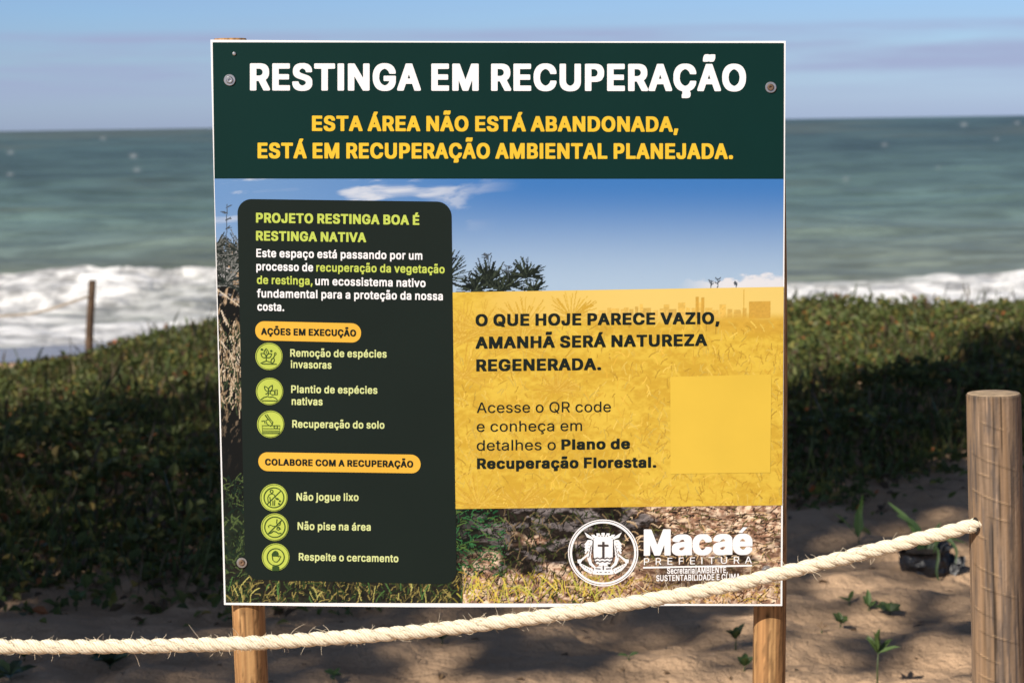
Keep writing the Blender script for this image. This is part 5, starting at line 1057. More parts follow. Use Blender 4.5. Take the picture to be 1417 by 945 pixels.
for cx, y0_, y1_ in ((313, 345, 283), (675, 375, 352), (703, 385, 368), (984, 400, 388), (993, 400, 386), (1019, 400, 392)):
    blades(np.array([cx]), np.array([y0_]), np.array([1.0]), np.array([y1_ - y0_]), np.array([0.0]), srgb(78, 88, 96)[None], 1)
    for k in range(4 if cx > 900 else 7):
        yy = y1_ + (y0_ - y1_) * r2.uniform(0, .55)
        blades(np.array([cx * 1.0]), np.array([yy]), np.array([r2.choice([-1, 1]) * (r2.uniform(2, 4) if cx > 900 else r2.uniform(3, 8))]), np.array([-r2.uniform(1, 4)]), np.array([0.0]), srgb(78, 88, 100)[None], 1)
# pale sticks across the left margin
for x_, y_, dx_, dy_ in ((297, 440, 34, 62), (298, 462, 36, 48), (306, 430, 24, 70), (300, 520, 30, -22), (318, 455, 14, 40), (299, 480, 22, 45), (296, 398, 36, 26)):
    blades(np.array([x_ * 1.0]), np.array([y_ * 1.0]), np.array([dx_ * 1.0]), np.array([dy_ * 1.0]), np.array([0.0]), srgb(226, 212, 190)[None], 2)
n_ = 260
blades(r2.uniform(297, 336, n_), r2.uniform(440, 560, n_), r2.normal(0, 4, n_), r2.uniform(6, 22, n_), r2.normal(0, 2, n_), np.array([srgb(150, 128, 100), srgb(60, 74, 50), srgb(20, 20, 18), srgb(216, 196, 168)])[r2.integers(0, 4, n_)], 1)
n_ = 330
blades(r2.uniform(308, 345, n_), r2.uniform(660, 838, n_), r2.normal(0, 6, n_), -r2.uniform(3, 12, n_), r2.normal(0, 3, n_), np.array([srgb(48, 66, 40), srgb(20, 28, 20), srgb(86, 104, 60), srgb(24, 44, 34)])[r2.integers(0, 4, n_)], 1)
# grass over the foot of the picture
def grass(n_, xa, xb, ya, yb, cols, hmin, hmax, w=1, lean=6):
    c_ = np.array(cols)[r2.integers(0, len(cols), n_)] * r2.uniform(.7, 1.15, (n_, 1))
    blades(r2.uniform(xa, xb, n_), r2.uniform(ya, yb, n_), r2.normal(0, lean, n_), -r2.uniform(hmin, hmax, n_), r2.normal(0, lean * .7, n_), c_, w)
shade_g = [srgb(40, 62, 38), srgb(58, 84, 46), srgb(24, 34, 26), srgb(30, 76, 54)]
grass(330, 628, 700, 705, 800, [srgb(30, 84, 50), srgb(18, 26, 20), srgb(60, 120, 70), srgb(90, 120, 60), srgb(20, 30, 22)], 3, 9)
grass(380, 690, 870, 712, 800, [srgb(40, 54, 32), srgb(78, 84, 44), srgb(18, 18, 15), srgb(26, 24, 20), srgb(130, 112, 84)], 4, 16)
grass(420, 860, 1084, 706, 800, [srgb(120, 92, 66), srgb(60, 44, 34), srgb(228, 190, 140), srgb(110, 108, 60), srgb(244, 214, 176)], 3, 12, 1, 8)
grass(120, 900, 1084, 704, 760, [srgb(52, 40, 34), srgb(80, 60, 46)], 2, 7, 2, 12)
sun_g = [srgb(206, 170, 70), srgb(150, 140, 56), srgb(74, 84, 38), srgb(226, 196, 130), srgb(38, 32, 20), srgb(50, 40, 24)]
grass(300, 634, 830, 800, 838, sun_g, 4, 18)
grass(420, 800, 1084, 800, 838, [srgb(220, 176, 110), srgb(96, 62, 36), srgb(196, 170, 70), srgb(240, 206, 160), srgb(50, 36, 28)], 4, 14, 1, 7)
grass(60, 640, 860, 815, 838, [srgb(240, 214, 96), srgb(206, 204, 90)], 14, 30, 1, 9)
grass(420, 312, 640, 806, 838, [srgb(40, 58, 34), srgb(64, 86, 44), srgb(22, 26, 20), srgb(96, 88, 52), srgb(160, 146, 84)], 4, 16)
grass(26, 312, 640, 815, 836, [srgb(196, 190, 110), srgb(90, 130, 70)], 10, 22, 1, 6)

k_ = sstep(880, 925, PX) * sstep(1060, 1015, PX) * sstep(772, 786, PY) * sstep(820, 808, PY)
img = lerp(img, srgb(66, 50, 42) * (.6 + .8 * g2)[..., None], .75 * k_)
# the translucent yellow field over the picture
yb_ = srgb(234, 188, 62) + 0 * img
y_d = fbm(PX / 9, PY / 5, 4, 451, .6); y_b = fbm(PX / 70, PY / 30, 3, 453)
yel = lerp(srgb(220, 178, 62) + 0 * img, srgb(240, 204, 80) + 0 * img, sstep(.32, .68, .55 * y_d + .45 * y_b))
top_s = sstep(452, 432, PY + 10 * (fbm(PX / 30, PY * 0, 2, 457) - .5)) 
sky_y = lerp(srgb(242, 204, 100) + 0 * img, srgb(248, 216, 124) + 0 * img, sstep(640, 900, PX))
yel = lerp(yel, sky_y, top_s * sstep(650, 720, PX + 20 * y_d))
bx = 828.0
while bx < 1034:
    bw = r2.uniform(3, 11); by = 429 - 9 * r2.random() ** 2 - (9 if 872 < bx < 890 or 926 < bx < 984 else 0) * r2.random()
    m_ = (PX >= bx) & (PX < bx + bw) & (PY > by) & (PY < 440)
    yel[m_] = srgb(*(np.array([238, 196, 98]) * r2.uniform(.93, 1.03))) * (.88 + .2 * _hash(np.floor(PX / 2.4), np.floor(PY / 2.4), 5)[m_])[:, None]
    bx += bw + r2.uniform(-2, 3)
for bx0, bx1, by in ((962, 967, 410), (970, 975, 411), (1028, 1030, 401), (1036, 1066, 417)):
    m_ = (PX > bx0) & (PX < bx1) & (PY > by) & (PY < 440)
    yel[m_] = srgb(220, 174, 76) * (.92 + .14 * _hash(np.floor(PX / 2.4), np.floor(PY / 2.4), 7)[m_])[:, None]
yel = lerp(yel, srgb(218, 172, 66) * (.85 + .3 * y_d)[..., None], .8 * sstep(432, 446, PY + 12 * (fbm(PX / 22, PY * 0, 3, 459) - .5)) * sstep(470, 452, PY) * sstep(940, 990, PX))
sv = img.copy(); img[:] = yel
g_c = [srgb(216, 172, 62), srgb(240, 206, 98), srgb(226, 182, 68), srgb(238, 198, 84)]
grass(1500, 628, 1086, 450, 712, g_c, 4, 15, 1, 5)
for cx, cy, r in ((640, 470, 55), (668, 460, 50), (726, 455, 48), (790, 440, 38), (640, 520, 48), (770, 540, 34), (720, 480, 40), (660, 700, 46), (720, 700, 38), (900, 700, 22)):
    tuft(cx, cy, r, 46, srgb(218, 174, 64), srgb(240, 202, 92), -3.6, .4, 1)
yel = img.copy(); img[:] = sv

def print_mesh(name, q, arr, lift, parent):
    q = np.array(q, float)
    nc = int(np.linalg.norm(q[1] - q[0]) / ST); nr = int(np.linalg.norm(q[3] - q[0]) / ST)
    U, V_ = np.meshgrid(np.linspace(0, 1, nc), np.linspace(0, 1, nr))
    P = quad_pt(q, U, V_)
    j = np.clip(np.round((P[..., 0] - X0) / ST).astype(int), 0, nx - 1); i = np.clip(np.round((P[..., 1] - Y0) / ST).astype(int), 0, ny - 1)
    return mesh_obj(name, on_board(P[..., 0], P[..., 1], lift).reshape(-1, 3), grid_faces(nr, nc)[:, ::-1], m_print, parent, col=(arr[i, j] * AL).reshape(-1, 3))
print_mesh('printed_photo', [(296.6, 246.8), (1084.4, 247.0), (1079.8, 835.2), (312.4, 833.4)], img, L1, sign)
yellow = print_mesh('slogan_panel', [(626.4, 404.6), (1084.6, 397), (1082.4, 698.8), (630.2, 704)], yel, L2, sign)

# slogan and invitation
for s_, st_, x0, y0, x1, y1, cp in (('O QUE HOJE PARECE VAZIO,', 'H', 658, 451.4, 995.4, 448.4, 16.6), ('AMANHÃ SERÁ NATUREZA', 'H', 658, 482.6, 978.4, 478.6, 16.6), ('REGENERADA.', 'H', 659, 513.8, 831.7, 512.0, 16.6)):
    t = MB(); lettering(t, s_, st_, x0, y0, x1, y1, cp, L3); t.build('slogan_lettering', m_black, yellow)
for s_, st_, x0, y0, x1, y1, cp in (('Acesse o QR code', 'M', 659.6, 571.3, 845.3, 569.9, 14.6), ('e conheça em', 'M', 659.6, 597.3, 805.3, 596, 14.6),
                                    ('detalhes o', 'M', 659.6, 623.4, 769, 622.4, 14.6), ('Plano de', 'H', 776.8, 622.3, 871.7, 621, 14.6), ('Recuperação Florestal.', 'H', 660, 648.7, 908, 646.8, 14.8)):
    t = MB(); lettering(t, s_, st_, x0, y0, x1, y1, cp, L3); t.build('invitation_lettering', m_black, yellow)
sq = MB(); sq.add(*grid_quad([(927.6, 521.4), (1067.6, 518), (1066, 653.6), (928, 655.6)], L3, 10, 10)); sq.build('plain_square', m_qr, yellow)

# ---- dark information panel
pb_ = MB(); pb_.add(*rounded([(328.2, 275.4), (624.6, 279.4), (632, 808.4), (339.4, 801.4)], 20, L2))
panel = pb_.build('information_panel', m_panel, sign)
for s_, x0, y0, x1, y1, cp in (('PROJETO RESTINGA BOA É', 354.2, 308.2, 580.2, 311.5, 13.6), ('RESTINGA NATIVA', 354.2, 333.0, 506.6, 335.4, 13.4)):
    t = MB(); lettering(t, s_, 'K', x0, y0, x1, y1, cp, L3); t.build('panel_heading', m_lime, panel)
t = MB()
for s_, x0, y0, x1, y1, m_ in (('Este espaço está passando por um', 354.7, 355.9, 584.4, 359.6, 0), ('processo de', 354.7, 374.2, 433.3, 375.8, 0), ('recuperação da vegetação', 437.7, 375.8, 615.3, 378.4, 1),
                               ('de restinga,', 355.5, 392.9, 432.5, 394.4, 1), ('um ecossistema nativo', 436.2, 394.6, 588.9, 397.5, 0), ('fundamental para a proteção da nossa', 355.5, 411.6, 612.8, 415.6, 0), ('costa.', 356.2, 429.8, 393.2, 430.6, 0)):
    lettering(t, s_, 'B', x0, y0, x1, y1, 11.6, L3, m_)
t.build('panel_paragraph', [m_white, m_lime], panel)
for q, s_, x0, y0, x1, y1, cp in (([(353, 444.2), (499.6, 447.6), (499.6, 474.2), (353.4, 470.8)], 'AÇÕES EM EXECUÇÃO', 361.2, 463.2, 492.6, 465.6, 9.4),
                                  ([(357.2, 625.4), (581.6, 629), (582.4, 654.8), (357.8, 651.4)], 'COLABORE COM A RECUPERAÇÃO', 366.6, 643.6, 571.6, 646.6, 9.2)):
    t = MB(); t.add(*rounded(q, 12.8, L3, 14, 20), 0); lettering(t, s_, 'H', x0, y0, x1, y1, cp, L4, 1); t.build('banner', [m_pill, m_black], panel)
for s_, x0, y0, x1, y1 in (('Remoção de espécies', 401.6, 493.5, 535, 494.9), ('invasoras', 402.4, 509.2, 458.7, 510.2), ('Plantio de espécies', 402.9, 543.6, 522.2, 544.9), ('nativas', 403.6, 560.2, 446.4, 560.8), ('Recuperação do solo', 404.4, 591.6, 532, 593.1),
                           ('Não jogue lixo', 410.3, 692.4, 496.2, 692.9), ('Não pise na área', 411.8, 732.7, 513, 734.1), ('Respeite o cercamento', 413.5, 775.2, 551.3, 777.6)):
    t = MB(); lettering(t, s_, 'B', x0, y0, x1, y1, 10.6, L3); t.build('panel_item', m_pale, panel)

def oval(cx, cy, rx, ry, rot=0.0, n_=18, a0=0, a1=2 * np.pi):
    a = np.linspace(a0, a1, n_, endpoint=abs(a1 - a0) < 6.28)
    x, y = rx * np.cos(a), ry * np.sin(a)
    return np.stack([cx + x * math.cos(rot) - y * math.sin(rot), cy + x * math.sin(rot) + y * math.cos(rot)], 1)
def leaf_line(cx, cy, L_, w_, rot):
    s = np.linspace(0, 1, 9); h_ = w_ * np.sin(np.pi * s ** .8) / 2
    x = np.concatenate([s * L_, (s * L_)[::-1][1:-1]]); y = np.concatenate([h_, -h_[::-1][1:-1]])
    return np.stack([cx + x * math.cos(rot) - y * math.sin(rot), cy + x * math.sin(rot) + y * math.cos(rot)], 1)

def icon(cx, cy, r, drawing, ring):
    t = MB(); t.add(*disc(cx, cy, r, L3, 44), 0)
    stroke(t, oval(cx, cy, r * .94, r * .94, 0, 48), .5, L4, 1, True)
    if ring: stroke(t, oval(cx, cy, r * ring, r * ring, 0, 44), 1.3, L4, 1, True)
    for kind_, pts, w in drawing:
        pts = np.asarray(pts, float) * (r / 19.0) + [cx, cy]
        if kind_ == 'f': fill(t, pts, L4 + .0002, 1)
        else: stroke(t, pts, w, L4, 1, kind_ == 'c')
    t.build('icon', [m_disc, m_icon], panel)
W1 = 1.15
icon(372.2, 493, 18.8, [('c', leaf_line(-4, -1, 10, 6, -1.57), W1), ('c', leaf_line(-4.5, 1.5, 9, 5.5, -2.45), W1), ('c', leaf_line(-3.5, 1.5, 9, 5.5, -.62), W1), ('l', [(-4, -1), (-4, 7)], W1), ('l', [(-4, -4), (-4, -8)], .8),
                        ('l', [(-12, 10), (-8, 8), (-4, 6.5), (1, 8), (5, 10)], W1), ('l', [(-10, 10.6), (11, 11)], W1), ('c', oval(5, 6, 2.2, 3.6, .35, 12), W1), ('l', [(6, 2.5), (8, -2)], W1), ('c', oval(8.6, -3.6, 1.2, 1.8, .3, 10), .8), ('f', oval(-10, -9.5, 2, 1.4, 0, 10), 0), ('f', oval(3, -7.5, 1.6, 1.4, 0, 10), 0)], 0)
icon(373, 541.4, 18.8, [('c', leaf_line(-2, 0, 9, 4.4, -2.2), W1), ('c', leaf_line(-1, 0, 10, 4.6, -1.05), W1), ('l', [(-2, 0), (-2, 6)], W1), ('c', [(1, 0), (5, -1.5), (7, 1), (7, 4.5), (3, 5), (1, 3)], W1), ('c', [(7.5, -2.5), (10.5, -2.5), (10.5, 5), (7.5, 5)], W1),
                        ('l', [(-6, 4), (-3, 2.5), (1, 3)], W1), ('l', [(-13, 12), (-8, 8.5), (-3, 7), (0, 8.4), (4, 7.6), (8, 9.4), (11, 12)], W1), ('l', [(-11, 13), (11, 13.4)], W1)], 0)
icon(374.5, 586.8, 18.8, [('c', [(-12, 2), (13, 2), (12.4, 13), (-11.4, 13)], W1), ('l', [(-11, 6), (12.6, 6.4)], .9), ('l', [(-11, 9), (12.4, 9.4)], .9), ('c', [(-7, -5), (-3, -7), (2, 0), (0, 3), (-5, 0)], W1), ('l', [(-8, -13), (-3, -6)], 1.6), ('l', [(-5.5, -14), (0, -6), (3, -3), (1.5, 1.5)], W1),
                          ('c', oval(7, 4, 2.6, 2, 0, 10), W1), ('l', [(-13, -4), (-9, -5), (-8, -1)], W1), ('l', [(-11.6, 11.2), (12.4, 11.4)], .8)], 0)
icon(378.9, 688.3, 19, [('c', oval(-3.2, -8.6, 2, 2.3, 0, 12), W1), ('l', [(-8, 6), (-8.6, 0), (-6.6, -4), (-3, -5.4), (.6, -4), (2, 0)], W1), ('l', [(-5.6, -1), (-5, 4), (-4.6, 11)], W1), ('l', [(-1.4, 4), (-1.4, 11)], W1), ('l', [(1.2, 3), (.8, 11)], W1),
                        ('l', [(-9.6, 9.4), (9.6, -9.4)], 1.3), ('f', oval(4.4, 1.6, 2.6, 1.4, .3, 10), 0), ('f', oval(8.2, 4.6, 1.4, 1.3, 0, 10), 0), ('f', oval(7, 8.4, 1.5, 1.3, 0, 10), 0)], .72)
icon(380.2, 729, 19, [('l', [(-9.6, 9.6), (9.6, -9.6)], 1.3), ('l', [(3, -11), (2.4, -6), (4, -2), (7, -3), (8, -9)], W1), ('l', [(-8, 1), (-9, -1.6), (-6, -3), (-3, -1.4), (1, -1), (6, 0), (8, 2.4), (5, 4)], W1), ('c', oval(4.6, 2.4, 2, 1.5, 0, 10), W1),
                      ('l', [(-9, 9), (-5, 8), (-2, 5.6), (2, 6.6), (5, 9), (9, 8.4)], 1.5)], .74)
icon(381.4, 770.5, 19, [('c', [(-4.6, 0), (-5, -4), (-3.4, -6.4), (-2, -7.6), (0, -8.4), (2, -7.4), (3.4, -5), (3.6, 0), (5.6, -2), (7, -1), (4.6, 4), (2, 6.6), (-1.6, 6.4), (-4, 4)], W1),
                        ('f', [(-4.2, -1), (-4.4, -4.6), (-1.6, -7), (.4, -7.6), (2.4, -6), (3, -1)], 0), ('f', [(-4.6, 12.6), (4.6, 12.6), (5, 19.2), (-5, 19.2)], 0)], .62)

# ---- municipal crest and name, white on the picture
CX, CY = 834.6, 764.6
def cr(p): return (np.asarray(p, float) - [468, 470]) / 8.59 + [CX, CY]
t = MB()
t.add(*disc(CX, CY, 48.6, L2, 96, 47.0, 46.2), 0); t.add(*disc(CX, CY, 46.0, L2, 96, 43.0, 43.7), 0)
fill(t, cr([(352, 300), (470, 285), (585, 300), (582, 520), (560, 590), (520, 620), (468, 640), (415, 620), (375, 590), (355, 520)]), L2)
for ang, w_ in ((-1, 0), (-.5, 0), (0, 0), (.5, 0), (1, 0)):               # turreted crown
    bx = 468 + ang * 100
    tl = ang * 22
    fill(t, cr([(bx - 20 + tl, 232 + 22 * ang ** 2), (bx + 20 + tl, 232 + 22 * ang ** 2), (bx + 21, 285 + 10 * ang ** 2), (bx - 21, 285 + 10 * ang ** 2)]), L2)
fill(t, cr([(362, 272), (420, 262), (468, 260), (520, 262), (574, 272), (562, 308), (468, 292), (374, 308)]), L2 + .0002)
for sd in (-1, 1):
    M = lambda pts: cr([(468 + sd * (x - 468), y) for x, y in pts])
    fill(t, M([(585, 300), (600, 280), (690, 225), (660, 285), (610, 305), (592, 318)]), L2)               # spear head
    for k in range(7):                                                                                    # palm leaves
        a0 = (600 + 4 * k, 318 + 34 * k)
        fill(t, M([a0, (a0[0] + 50, a0[1] - 2), (a0[0] + 92 - 5 * k, a0[1] + 52), (a0[0] + 80 - 6 * k, a0[1] + 66), (a0[0] + 44, a0[1] + 30), (a0[0] - 2, a0[1] + 24)]) if k < 4 else
             M([a0, (a0[0] + 34, a0[1] + 10), (a0[0] + 26, a0[1] + 40), (a0[0] - 10, a0[1] + 40)]), L2)
    fill(t, M([(592, 330), (616, 330), (640, 440), (655, 540), (630, 610), (560, 665), (545, 650), (600, 590), (616, 520), (604, 430)]), L2 + .0002)
    fill(t, M([(640, 470), (700, 520), (735, 545), (775, 550), (770, 590), (740, 600), (715, 560), (690, 540), (632, 492)]), L2)   # arrow tails
    fill(t, M([(590, 660), (640, 640), (745, 590), (752, 612), (690, 680), (610, 722), (590, 690)]), L2)
    fill(t, M([(468, 640), (520, 628), (570, 650), (590, 690), (594, 722), (530, 730), (468, 732)]), L2 + .0001)
    for k in range(5):
        stroke(t, M([(612 + 24 * k, 690 - 16 * k), (622 + 24 * k, 676 - 16 * k)]), .6, L4, 1)
    for k in range(3):
        stroke(t, M([(608 + 8 * k, 380 + 50 * k), (628 + 8 * k, 430 + 50 * k)]), .7, L4, 1)
    stroke(t, M([(588, 320), (592, 440), (588, 520), (560, 600)]), 1.0, L4, 1)
    stroke(t, M([(500, 660), (560, 655)]), 1.2, L4, 1)
    stroke(t, M([(520, 604), (540, 612)]), 1.2, L4, 1)
    stroke(t, M([(485, 700), (510, 700)]), .8, L4, 1); stroke(t, M([(530, 700), (545, 698)]), .8, L4, 1)
fill(t, cr([(456, 338), (482, 338), (482, 372), (530, 372), (530, 394), (482, 394), (482, 540), (456, 540), (456, 394), (404, 394), (404, 372), (456, 372)]), L4, 1)
for yy in (534, 572):
    stroke(t, cr([(355 + 12 * k, yy + 6 * math.sin(k * 1.3)) for k in range(20)]), 1.3, L4, 1)
stroke(t, cr([(468, 620), (468, 670)]), 1.4, L4, 1)
for k in range(4): stroke(t, cr([(418 + 34 * k, 262), (418 + 34 * k, 276)]), 1.0, L4, 1)
t.build('crest', [m_white, mat('dark_crest_ink', tuple(srgb(58, 50, 48)), .45, noise=(4, .95, 1.05))], sign)

t = MB()
wid = [(890.8, 928.2, 'M'), (929.6, 957.6, 'a'), (958.2, 985.2, 'c'), (986.4, 1013.6, 'a'), (1013.8, 1041.4, 'e')]
for xa, xb, ch in wid:
    sl = lambda x: 768.6 - (x - 890) * .0115
    lettering(t, ch, 'H', xa, sl(xa), xb, sl(xb), 36.4 if ch == 'M' else 37.4, L2)
fill(t, [(1022, 736.5), (1028.5, 729), (1034.5, 729.5), (1027, 737)], L2)
t.build('town_name', m_white, sign)
t = MB()
lettering(t, 'PREFEITURA', 'M', 891, 781.4, 1040.4, 779.0, 9.6, L2, 0, .62)
stroke(t, [(890, 785.1), (965, 783.6), (1040.8, 782.2)], 2.4, L2)
lettering(t, 'Secretaria|AMBIENTE,', 'B', 923, 793.6, 1007, 792.4, 8.6, L2)
lettering(t, 'SUSTENTABILIDADE E CLIMA', 'B', 908, 803.8, 1024, 801.6, 8.4, L2)
t.build('department_lettering', m_white, sign)

# ---- bolts through the sheet
def bolt(px, py, r_px, rusty):
    t = MB(); a = np.linspace(0, 2 * np.pi, 28, endpoint=False)
    prof = [(1.0, 0.0), (1.0, .0012), (.94, .0018), (.62, .0018), (.55, .0012)]
    V = []
    for k_, h_ in prof:
        V.append(on_board(px + r_px * k_ * np.cos(a), py + r_px * k_ * np.sin(a), L3 + h_))
    t.add(np.concatenate(V), [tuple(f)[::-1] for f in grid_faces(len(prof), 28, True)])
    w_ = t.build('bolt', m_steel, sign, smooth=False)
    t = MB(); prof = [(.60, .0010), (.58, .0034), (.46, .0046), (.25, .0046), (.20, .0028), (.01, .0028)]
    V = []
    for k_, h_ in prof:
        V.append(on_board(px + r_px * k_ * np.cos(a), py + r_px * k_ * np.sin(a), L3 + h_))
    t.add(np.concatenate(V), [tuple(f)[::-1] for f in grid_faces(len(prof), 28, True)])
    t.build('bolt_head', m_screw if rusty else m_steel, w_, smooth=False)
bolt(317.6, 111.0, 8.0, False); bolt(1066.6, 121.2, 7.8, True); bolt(334.6, 778.4, 7.2, True); bolt(1061, 789.5, 7.4, False)
t = MB(); a = np.linspace(0, 2 * np.pi, 12, endpoint=False)
t.add(np.concatenate([on_board(324 + 2.6 * k_ * np.cos(a), 74.6 + 2.6 * k_ * np.sin(a), L3 + h_) for k_, h_ in ((1, 0), (1, .001), (.6, .002), (.02, .0022))]), [tuple(f)[::-1] for f in grid_faces(4, 12, True)])
t.build('small_screw', m_steel, sign)

# ================================================================== SMALL PLANTS ON THE SAND
m_weed = mat('weed_leaf', attr=True, rough=.5, translucent=.2)
def seat(px, py):
    """the spot of real ground seen at these measurements"""
    d = ray(np.float64(px), np.float64(py)); s = np.linspace(3.5, 16, 1500)
    P_ = EYE + d[None] * s[:, None]
    k = np.argmax(P_[:, 2] < ground_z(P_[:, 0], P_[:, 1]))
    p = P_[k]; p[2] = ground_z(p[0], p[1]); return p
def sprout(px, py, label, leaves, group=None, name='seedling', tint=(.055, .10, .03), stem=.012, cat_='seedling'):
    """leaves: (direction in degrees seen from above, rise in degrees, length m, width m)"""
    p = seat(px, py); V_, F_, n_ = [], [], 0
    root = empty(name, tuple(p), label, cat_, group)
    if stem:
        mb = MB().add(*tube(np.array([p - [0, 0, .02], p + [0, 0, stem * .5], p + [.002, 0, stem]]), np.array([.003, .0025, .0015]), 6))
        mb.build('stem', mat_stem, root, smooth=True)
    for dg, up_, L_, w_ in leaves:
        a, e = math.radians(dg), math.radians(up_)
        ax = np.array([[math.cos(a) * math.cos(e), math.sin(a) * math.cos(e), math.sin(e)]])
        upn = np.array([[-math.cos(a) * math.sin(e) * .5, -math.sin(a) * math.sin(e) * .5 - .35, 1.0]])
        V, F = leaf_mesh((p + [0, 0, stem])[None], ax, upn, np.array([L_ * .85 * random.uniform(.7, 1.1)]), np.array([w_ * .85]), .18)
        # subdivide-like droop
        c = np.array(tint) * np.array([1.35, 1.3, 1.1]) * random.uniform(.65, 1.35)
        mesh_obj('leaf', V, F, m_weed, root, col=np.tile(c, (7, 1)))
    return root
mat_stem = mat('green_stem', (.07, .09, .03), .6, noise=(30, .7, 1.2))
GP = 'seedlings sprouting from the sand'
R_ = random.Random(5)
def rosette(n_, L_, w_, up_=35):
    return [(360 / n_ * k + R_.uniform(-18, 18), up_ + R_.uniform(-14, 14), L_ * R_.uniform(.8, 1.15), w_ * R_.uniform(.85, 1.15)) for k in range(n_)]
sprout(1175, 838, 'seedling with two pale slender leaves on sunlit sand right of the sign', [(170, 25, .055, .016), (60, 40, .06, .018), (100, 15, .04, .014)], GP, tint=(.10, .17, .05))
sprout(1202, 846, 'forked seedling with three oval leaves between the pale slender one and the dark round-leaved one', [(120, 55, .07, .026), (20, 35, .055, .02), (230, 40, .05, .022), (90, 75, .08, .024)], GP)
sprout(1232, 852, 'dark round-leaved seedling, nearest the thick fence post', rosette(6, .06, .042, 30), GP, tint=(.035, .06, .022))
sprout(1163, 868, 'bushy dark seedling at the edge of the sunlit patch beside the sign', rosette(7, .05, .026, 40), GP, tint=(.045, .075, .022))
sprout(1137, 876, 'tiny dry reddish twig of a seedling on the sunlit patch beside the sign', [(30, 30, .04, .006), (160, 50, .035, .006), (80, 60, .04, .006)], GP, tint=(.17, .10, .05))
sprout(1214, 948, 'tall feathery weed at the bottom edge right of the sign', [(40 * k, 20 + 9 * k, .085, .020) for k in range(9)], GP, tint=(.05, .085, .028), stem=.09)
sprout(1030, 930, 'seedling with dark leaves beside the right post of the sign, in the shade', rosette(5, .055, .03, 45), GP, tint=(.04, .07, .025))
sprout(1018, 899, 'leafy shoot leaning beside the right post of the sign, the farther one', rosette(5, .07, .028, 50), GP, tint=(.045, .075, .025), stem=.03)
sprout(870, 914, 'small flat two-leaved seedling on bare sand under the middle of the sign', [(10, 20, .05, .02), (190, 15, .045, .018)], GP, tint=(.045, .08, .03))
sprout(462, 940, 'curled creeping seedling just right of the left post of the sign', rosette(7, .05, .02, 18), GP, tint=(.045, .08, .03))
sprout(612, 892, 'seedling showing just under the rope below the sign', rosette(4, .05, .02, 35), GP, tint=(.04, .07, .025))
sprout(106, 846, 'pale solitary seedling above the rope at the shaded left', rosette(5, .06, .03, 45), GP, tint=(.075, .12, .045), stem=.03)
sprout(152, 926, 'broad clump of dark weeds under the rope left of the sign', rosette(12, .11, .035, 25), GP, tint=(.04, .065, .025))
sprout(34, 916, 'small upright pale seedling under the rope at the far left', rosette(4, .045, .022, 55), GP, tint=(.07, .12, .04))
sprout(14, 940, 'broad dark weed in the bottom left corner', rosette(9, .11, .04, 25), GP, tint=(.04, .065, .025))
sprout(1188, 752, 'plant with one tall pointed leaf and a thin bent blade, above the rope', [(80, 82, .135, .045), (60, 78, .19, .022), (165, 50, .15, .010), (120, 70, .09, .03)], name='pointed_plant', tint=(.055, .10, .03), stem=.02, cat_='plant')

# ---- potted seedling: black nursery bag lying on the sand with strap-like leaves
bp_ = seat(1288, 800)
bag = empty('nursery_bag', tuple(bp_), 'crumpled black plastic nursery bag on the sand left of the thick fence post', 'plant bag')
m_bag = mat('black_plastic', (.026, .026, .029), .34, bump=(30, .8, .02), noise=(14, .7, 1.4), spec=.5)
na, nr_ = 40, 26
aa, tt_ = np.meshgrid(np.linspace(0, 2 * np.pi, na, endpoint=False), np.linspace(0, 1, nr_))
rad = np.interp(tt_, [0, .02, .12, .5, .8, .93, 1], [.001, .056, .076, .080, .076, .078, .088]) * (1 + .34 * (fbm(np.cos(aa) * 2.4 + 3, np.sin(aa) * 2.4 + tt_ * 4, 4, 501, .6) - .5) + .22 * np.abs(vnoise(np.cos(aa) * 4 + tt_ * 2, np.sin(aa) * 4, 503) - .5) * tt_ * 2)
bz = tt_ * .105 * (1 + .10 * np.sin(aa + .6))
lean = tt_ * .012
BV = np.stack([bp_[0] + rad * 1.05 * np.cos(aa) - lean, bp_[1] + .07 + rad * .9 * np.sin(aa), bp_[2] - .012 + bz], -1)
mesh_obj('bag', BV.reshape(-1, 3), [tuple(f) for f in grid_faces(nr_, na, True)], m_bag, bag, smooth=True)
fl = MB()                                                       # torn flap of the bag at its right
fu, fv = np.meshgrid(np.linspace(0, 1, 10), np.linspace(-1, 1, 9))
rag = .6 + .8 * vnoise(fv * 3.5, fv * 0 + 2, 507)
FV = np.stack([bp_[0] + .045 + .07 * fu * rag, bp_[1] + .045 + .03 * fv * (1 - fu * .4), bp_[2] + .022 + .018 * fu * rag + .03 * fv * (1 - .5 * fu) + .016 * np.sin(5 * fv + 6 * fu)], -1)
fl.add(FV, [tuple(f) for f in grid_faces(9, 10)]); fl.add(FV + [0, .0015, -.0015], [tuple(f)[::-1] for f in grid_faces(9, 10)])
fl.build('torn_flap', m_bag, bag, smooth=True)
so = MB(); s_a = np.linspace(0, 2 * np.pi, 24, endpoint=False)
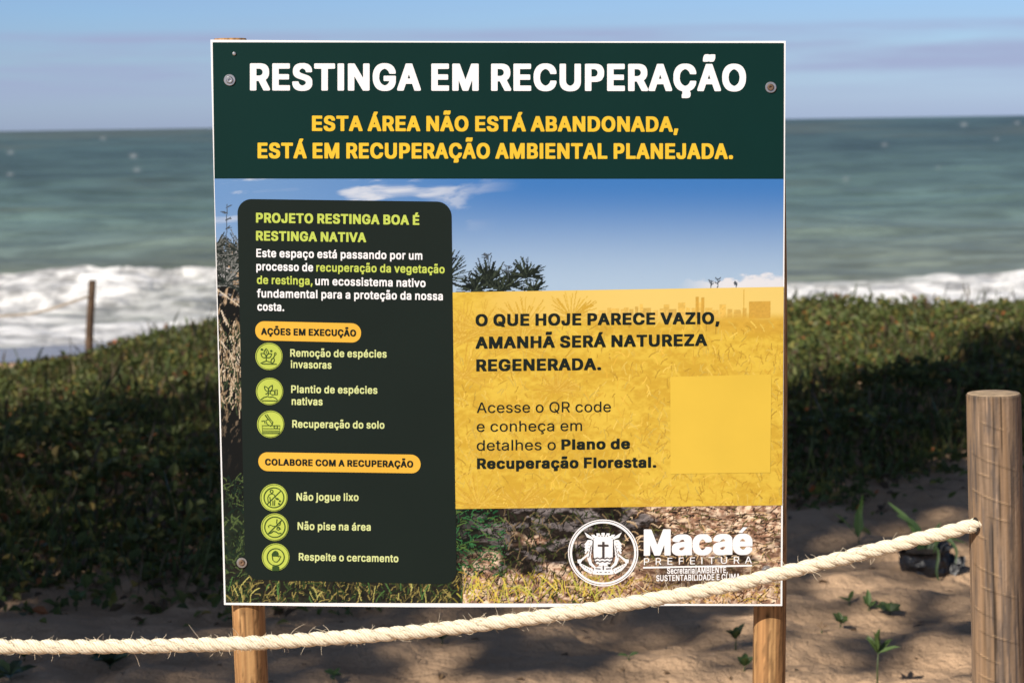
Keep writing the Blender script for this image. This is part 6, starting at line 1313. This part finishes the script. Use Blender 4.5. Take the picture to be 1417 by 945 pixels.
so.add(np.concatenate([[[bp_[0] - .01, bp_[1] + .07, bp_[2] + .088]], np.stack([bp_[0] - .01 + .060 * np.cos(s_a), bp_[1] + .07 + .052 * np.sin(s_a), bp_[2] + .080 + 0 * s_a], 1)]), [(0, 1 + k, 1 + (k + 1) % 24) for k in range(24)])
so.build('potting_soil', mat('dark_soil', (.04, .028, .02), .95, bump=(60, .8, .01), noise=(40, .6, 1.3)), bag)
def strap(pts_px, dy, w_, c):
    """a bending strap leaf through measured points, at the bag's distance"""
    P_ = np.array([at_y(x, y, bp_[1] + .07 + d_) for (x, y), d_ in zip(pts_px, dy)])
    s0 = np.linspace(0, 1, len(P_)); s1 = np.linspace(0, 1, 18)
    P_ = np.stack([np.interp(s1, s0, P_[:, k]) for k in range(3)], 1)
    k_ = np.array([.25, .5, .25])
    for _ in range(3): P_[1:-1] = .25 * P_[:-2] + .5 * P_[1:-1] + .25 * P_[2:]
    T, N, B = frames(P_)
    side = np.cross(T, [0, -.8, .6]); side /= np.linalg.norm(side, axis=1)[:, None]
    wd = w_ * np.sin(np.pi * np.clip(s1 * .93 + .07, 0, 1)) ** .6
    fold = np.cross(side, T)
    V = np.stack([P_ - side * wd[:, None] / 2 + fold * wd[:, None] * .15, P_, P_ + side * wd[:, None] / 2 + fold * wd[:, None] * .15], 1)
    mesh_obj('leaf', V.reshape(-1, 3), [tuple(f) for f in grid_faces(18, 3)], m_weed, bag, smooth=True, col=np.tile(np.array(c), (54, 1)))
strap([(1275, 775), (1268, 738), (1254, 716), (1228, 694)], [0, 0, .02, .04], .020, (.065, .115, .035))
strap([(1280, 775), (1272, 735), (1262, 722), (1240, 712)], [0, 0, .0, .0], .022, (.05, .09, .03))
strap([(1290, 775), (1296, 745), (1312, 744), (1325, 760), (1322, 782)], [0, 0, -.03, -.05, -.06], .012, (.06, .105, .035))
strap([(1288, 775), (1296, 752), (1300, 770), (1294, 790), (1300, 808), (1318, 816)], [-.02, -.05, -.09, -.10, -.11, -.11], .009, (.06, .10, .035))
strap([(1284, 775), (1290, 750), (1310, 742), (1338, 752)], [0, .02, .03, .04], .012, (.055, .09, .03))
strap([(1278, 775), (1290, 740), (1302, 722)], [0, .02, .05], .014, (.05, .085, .03))
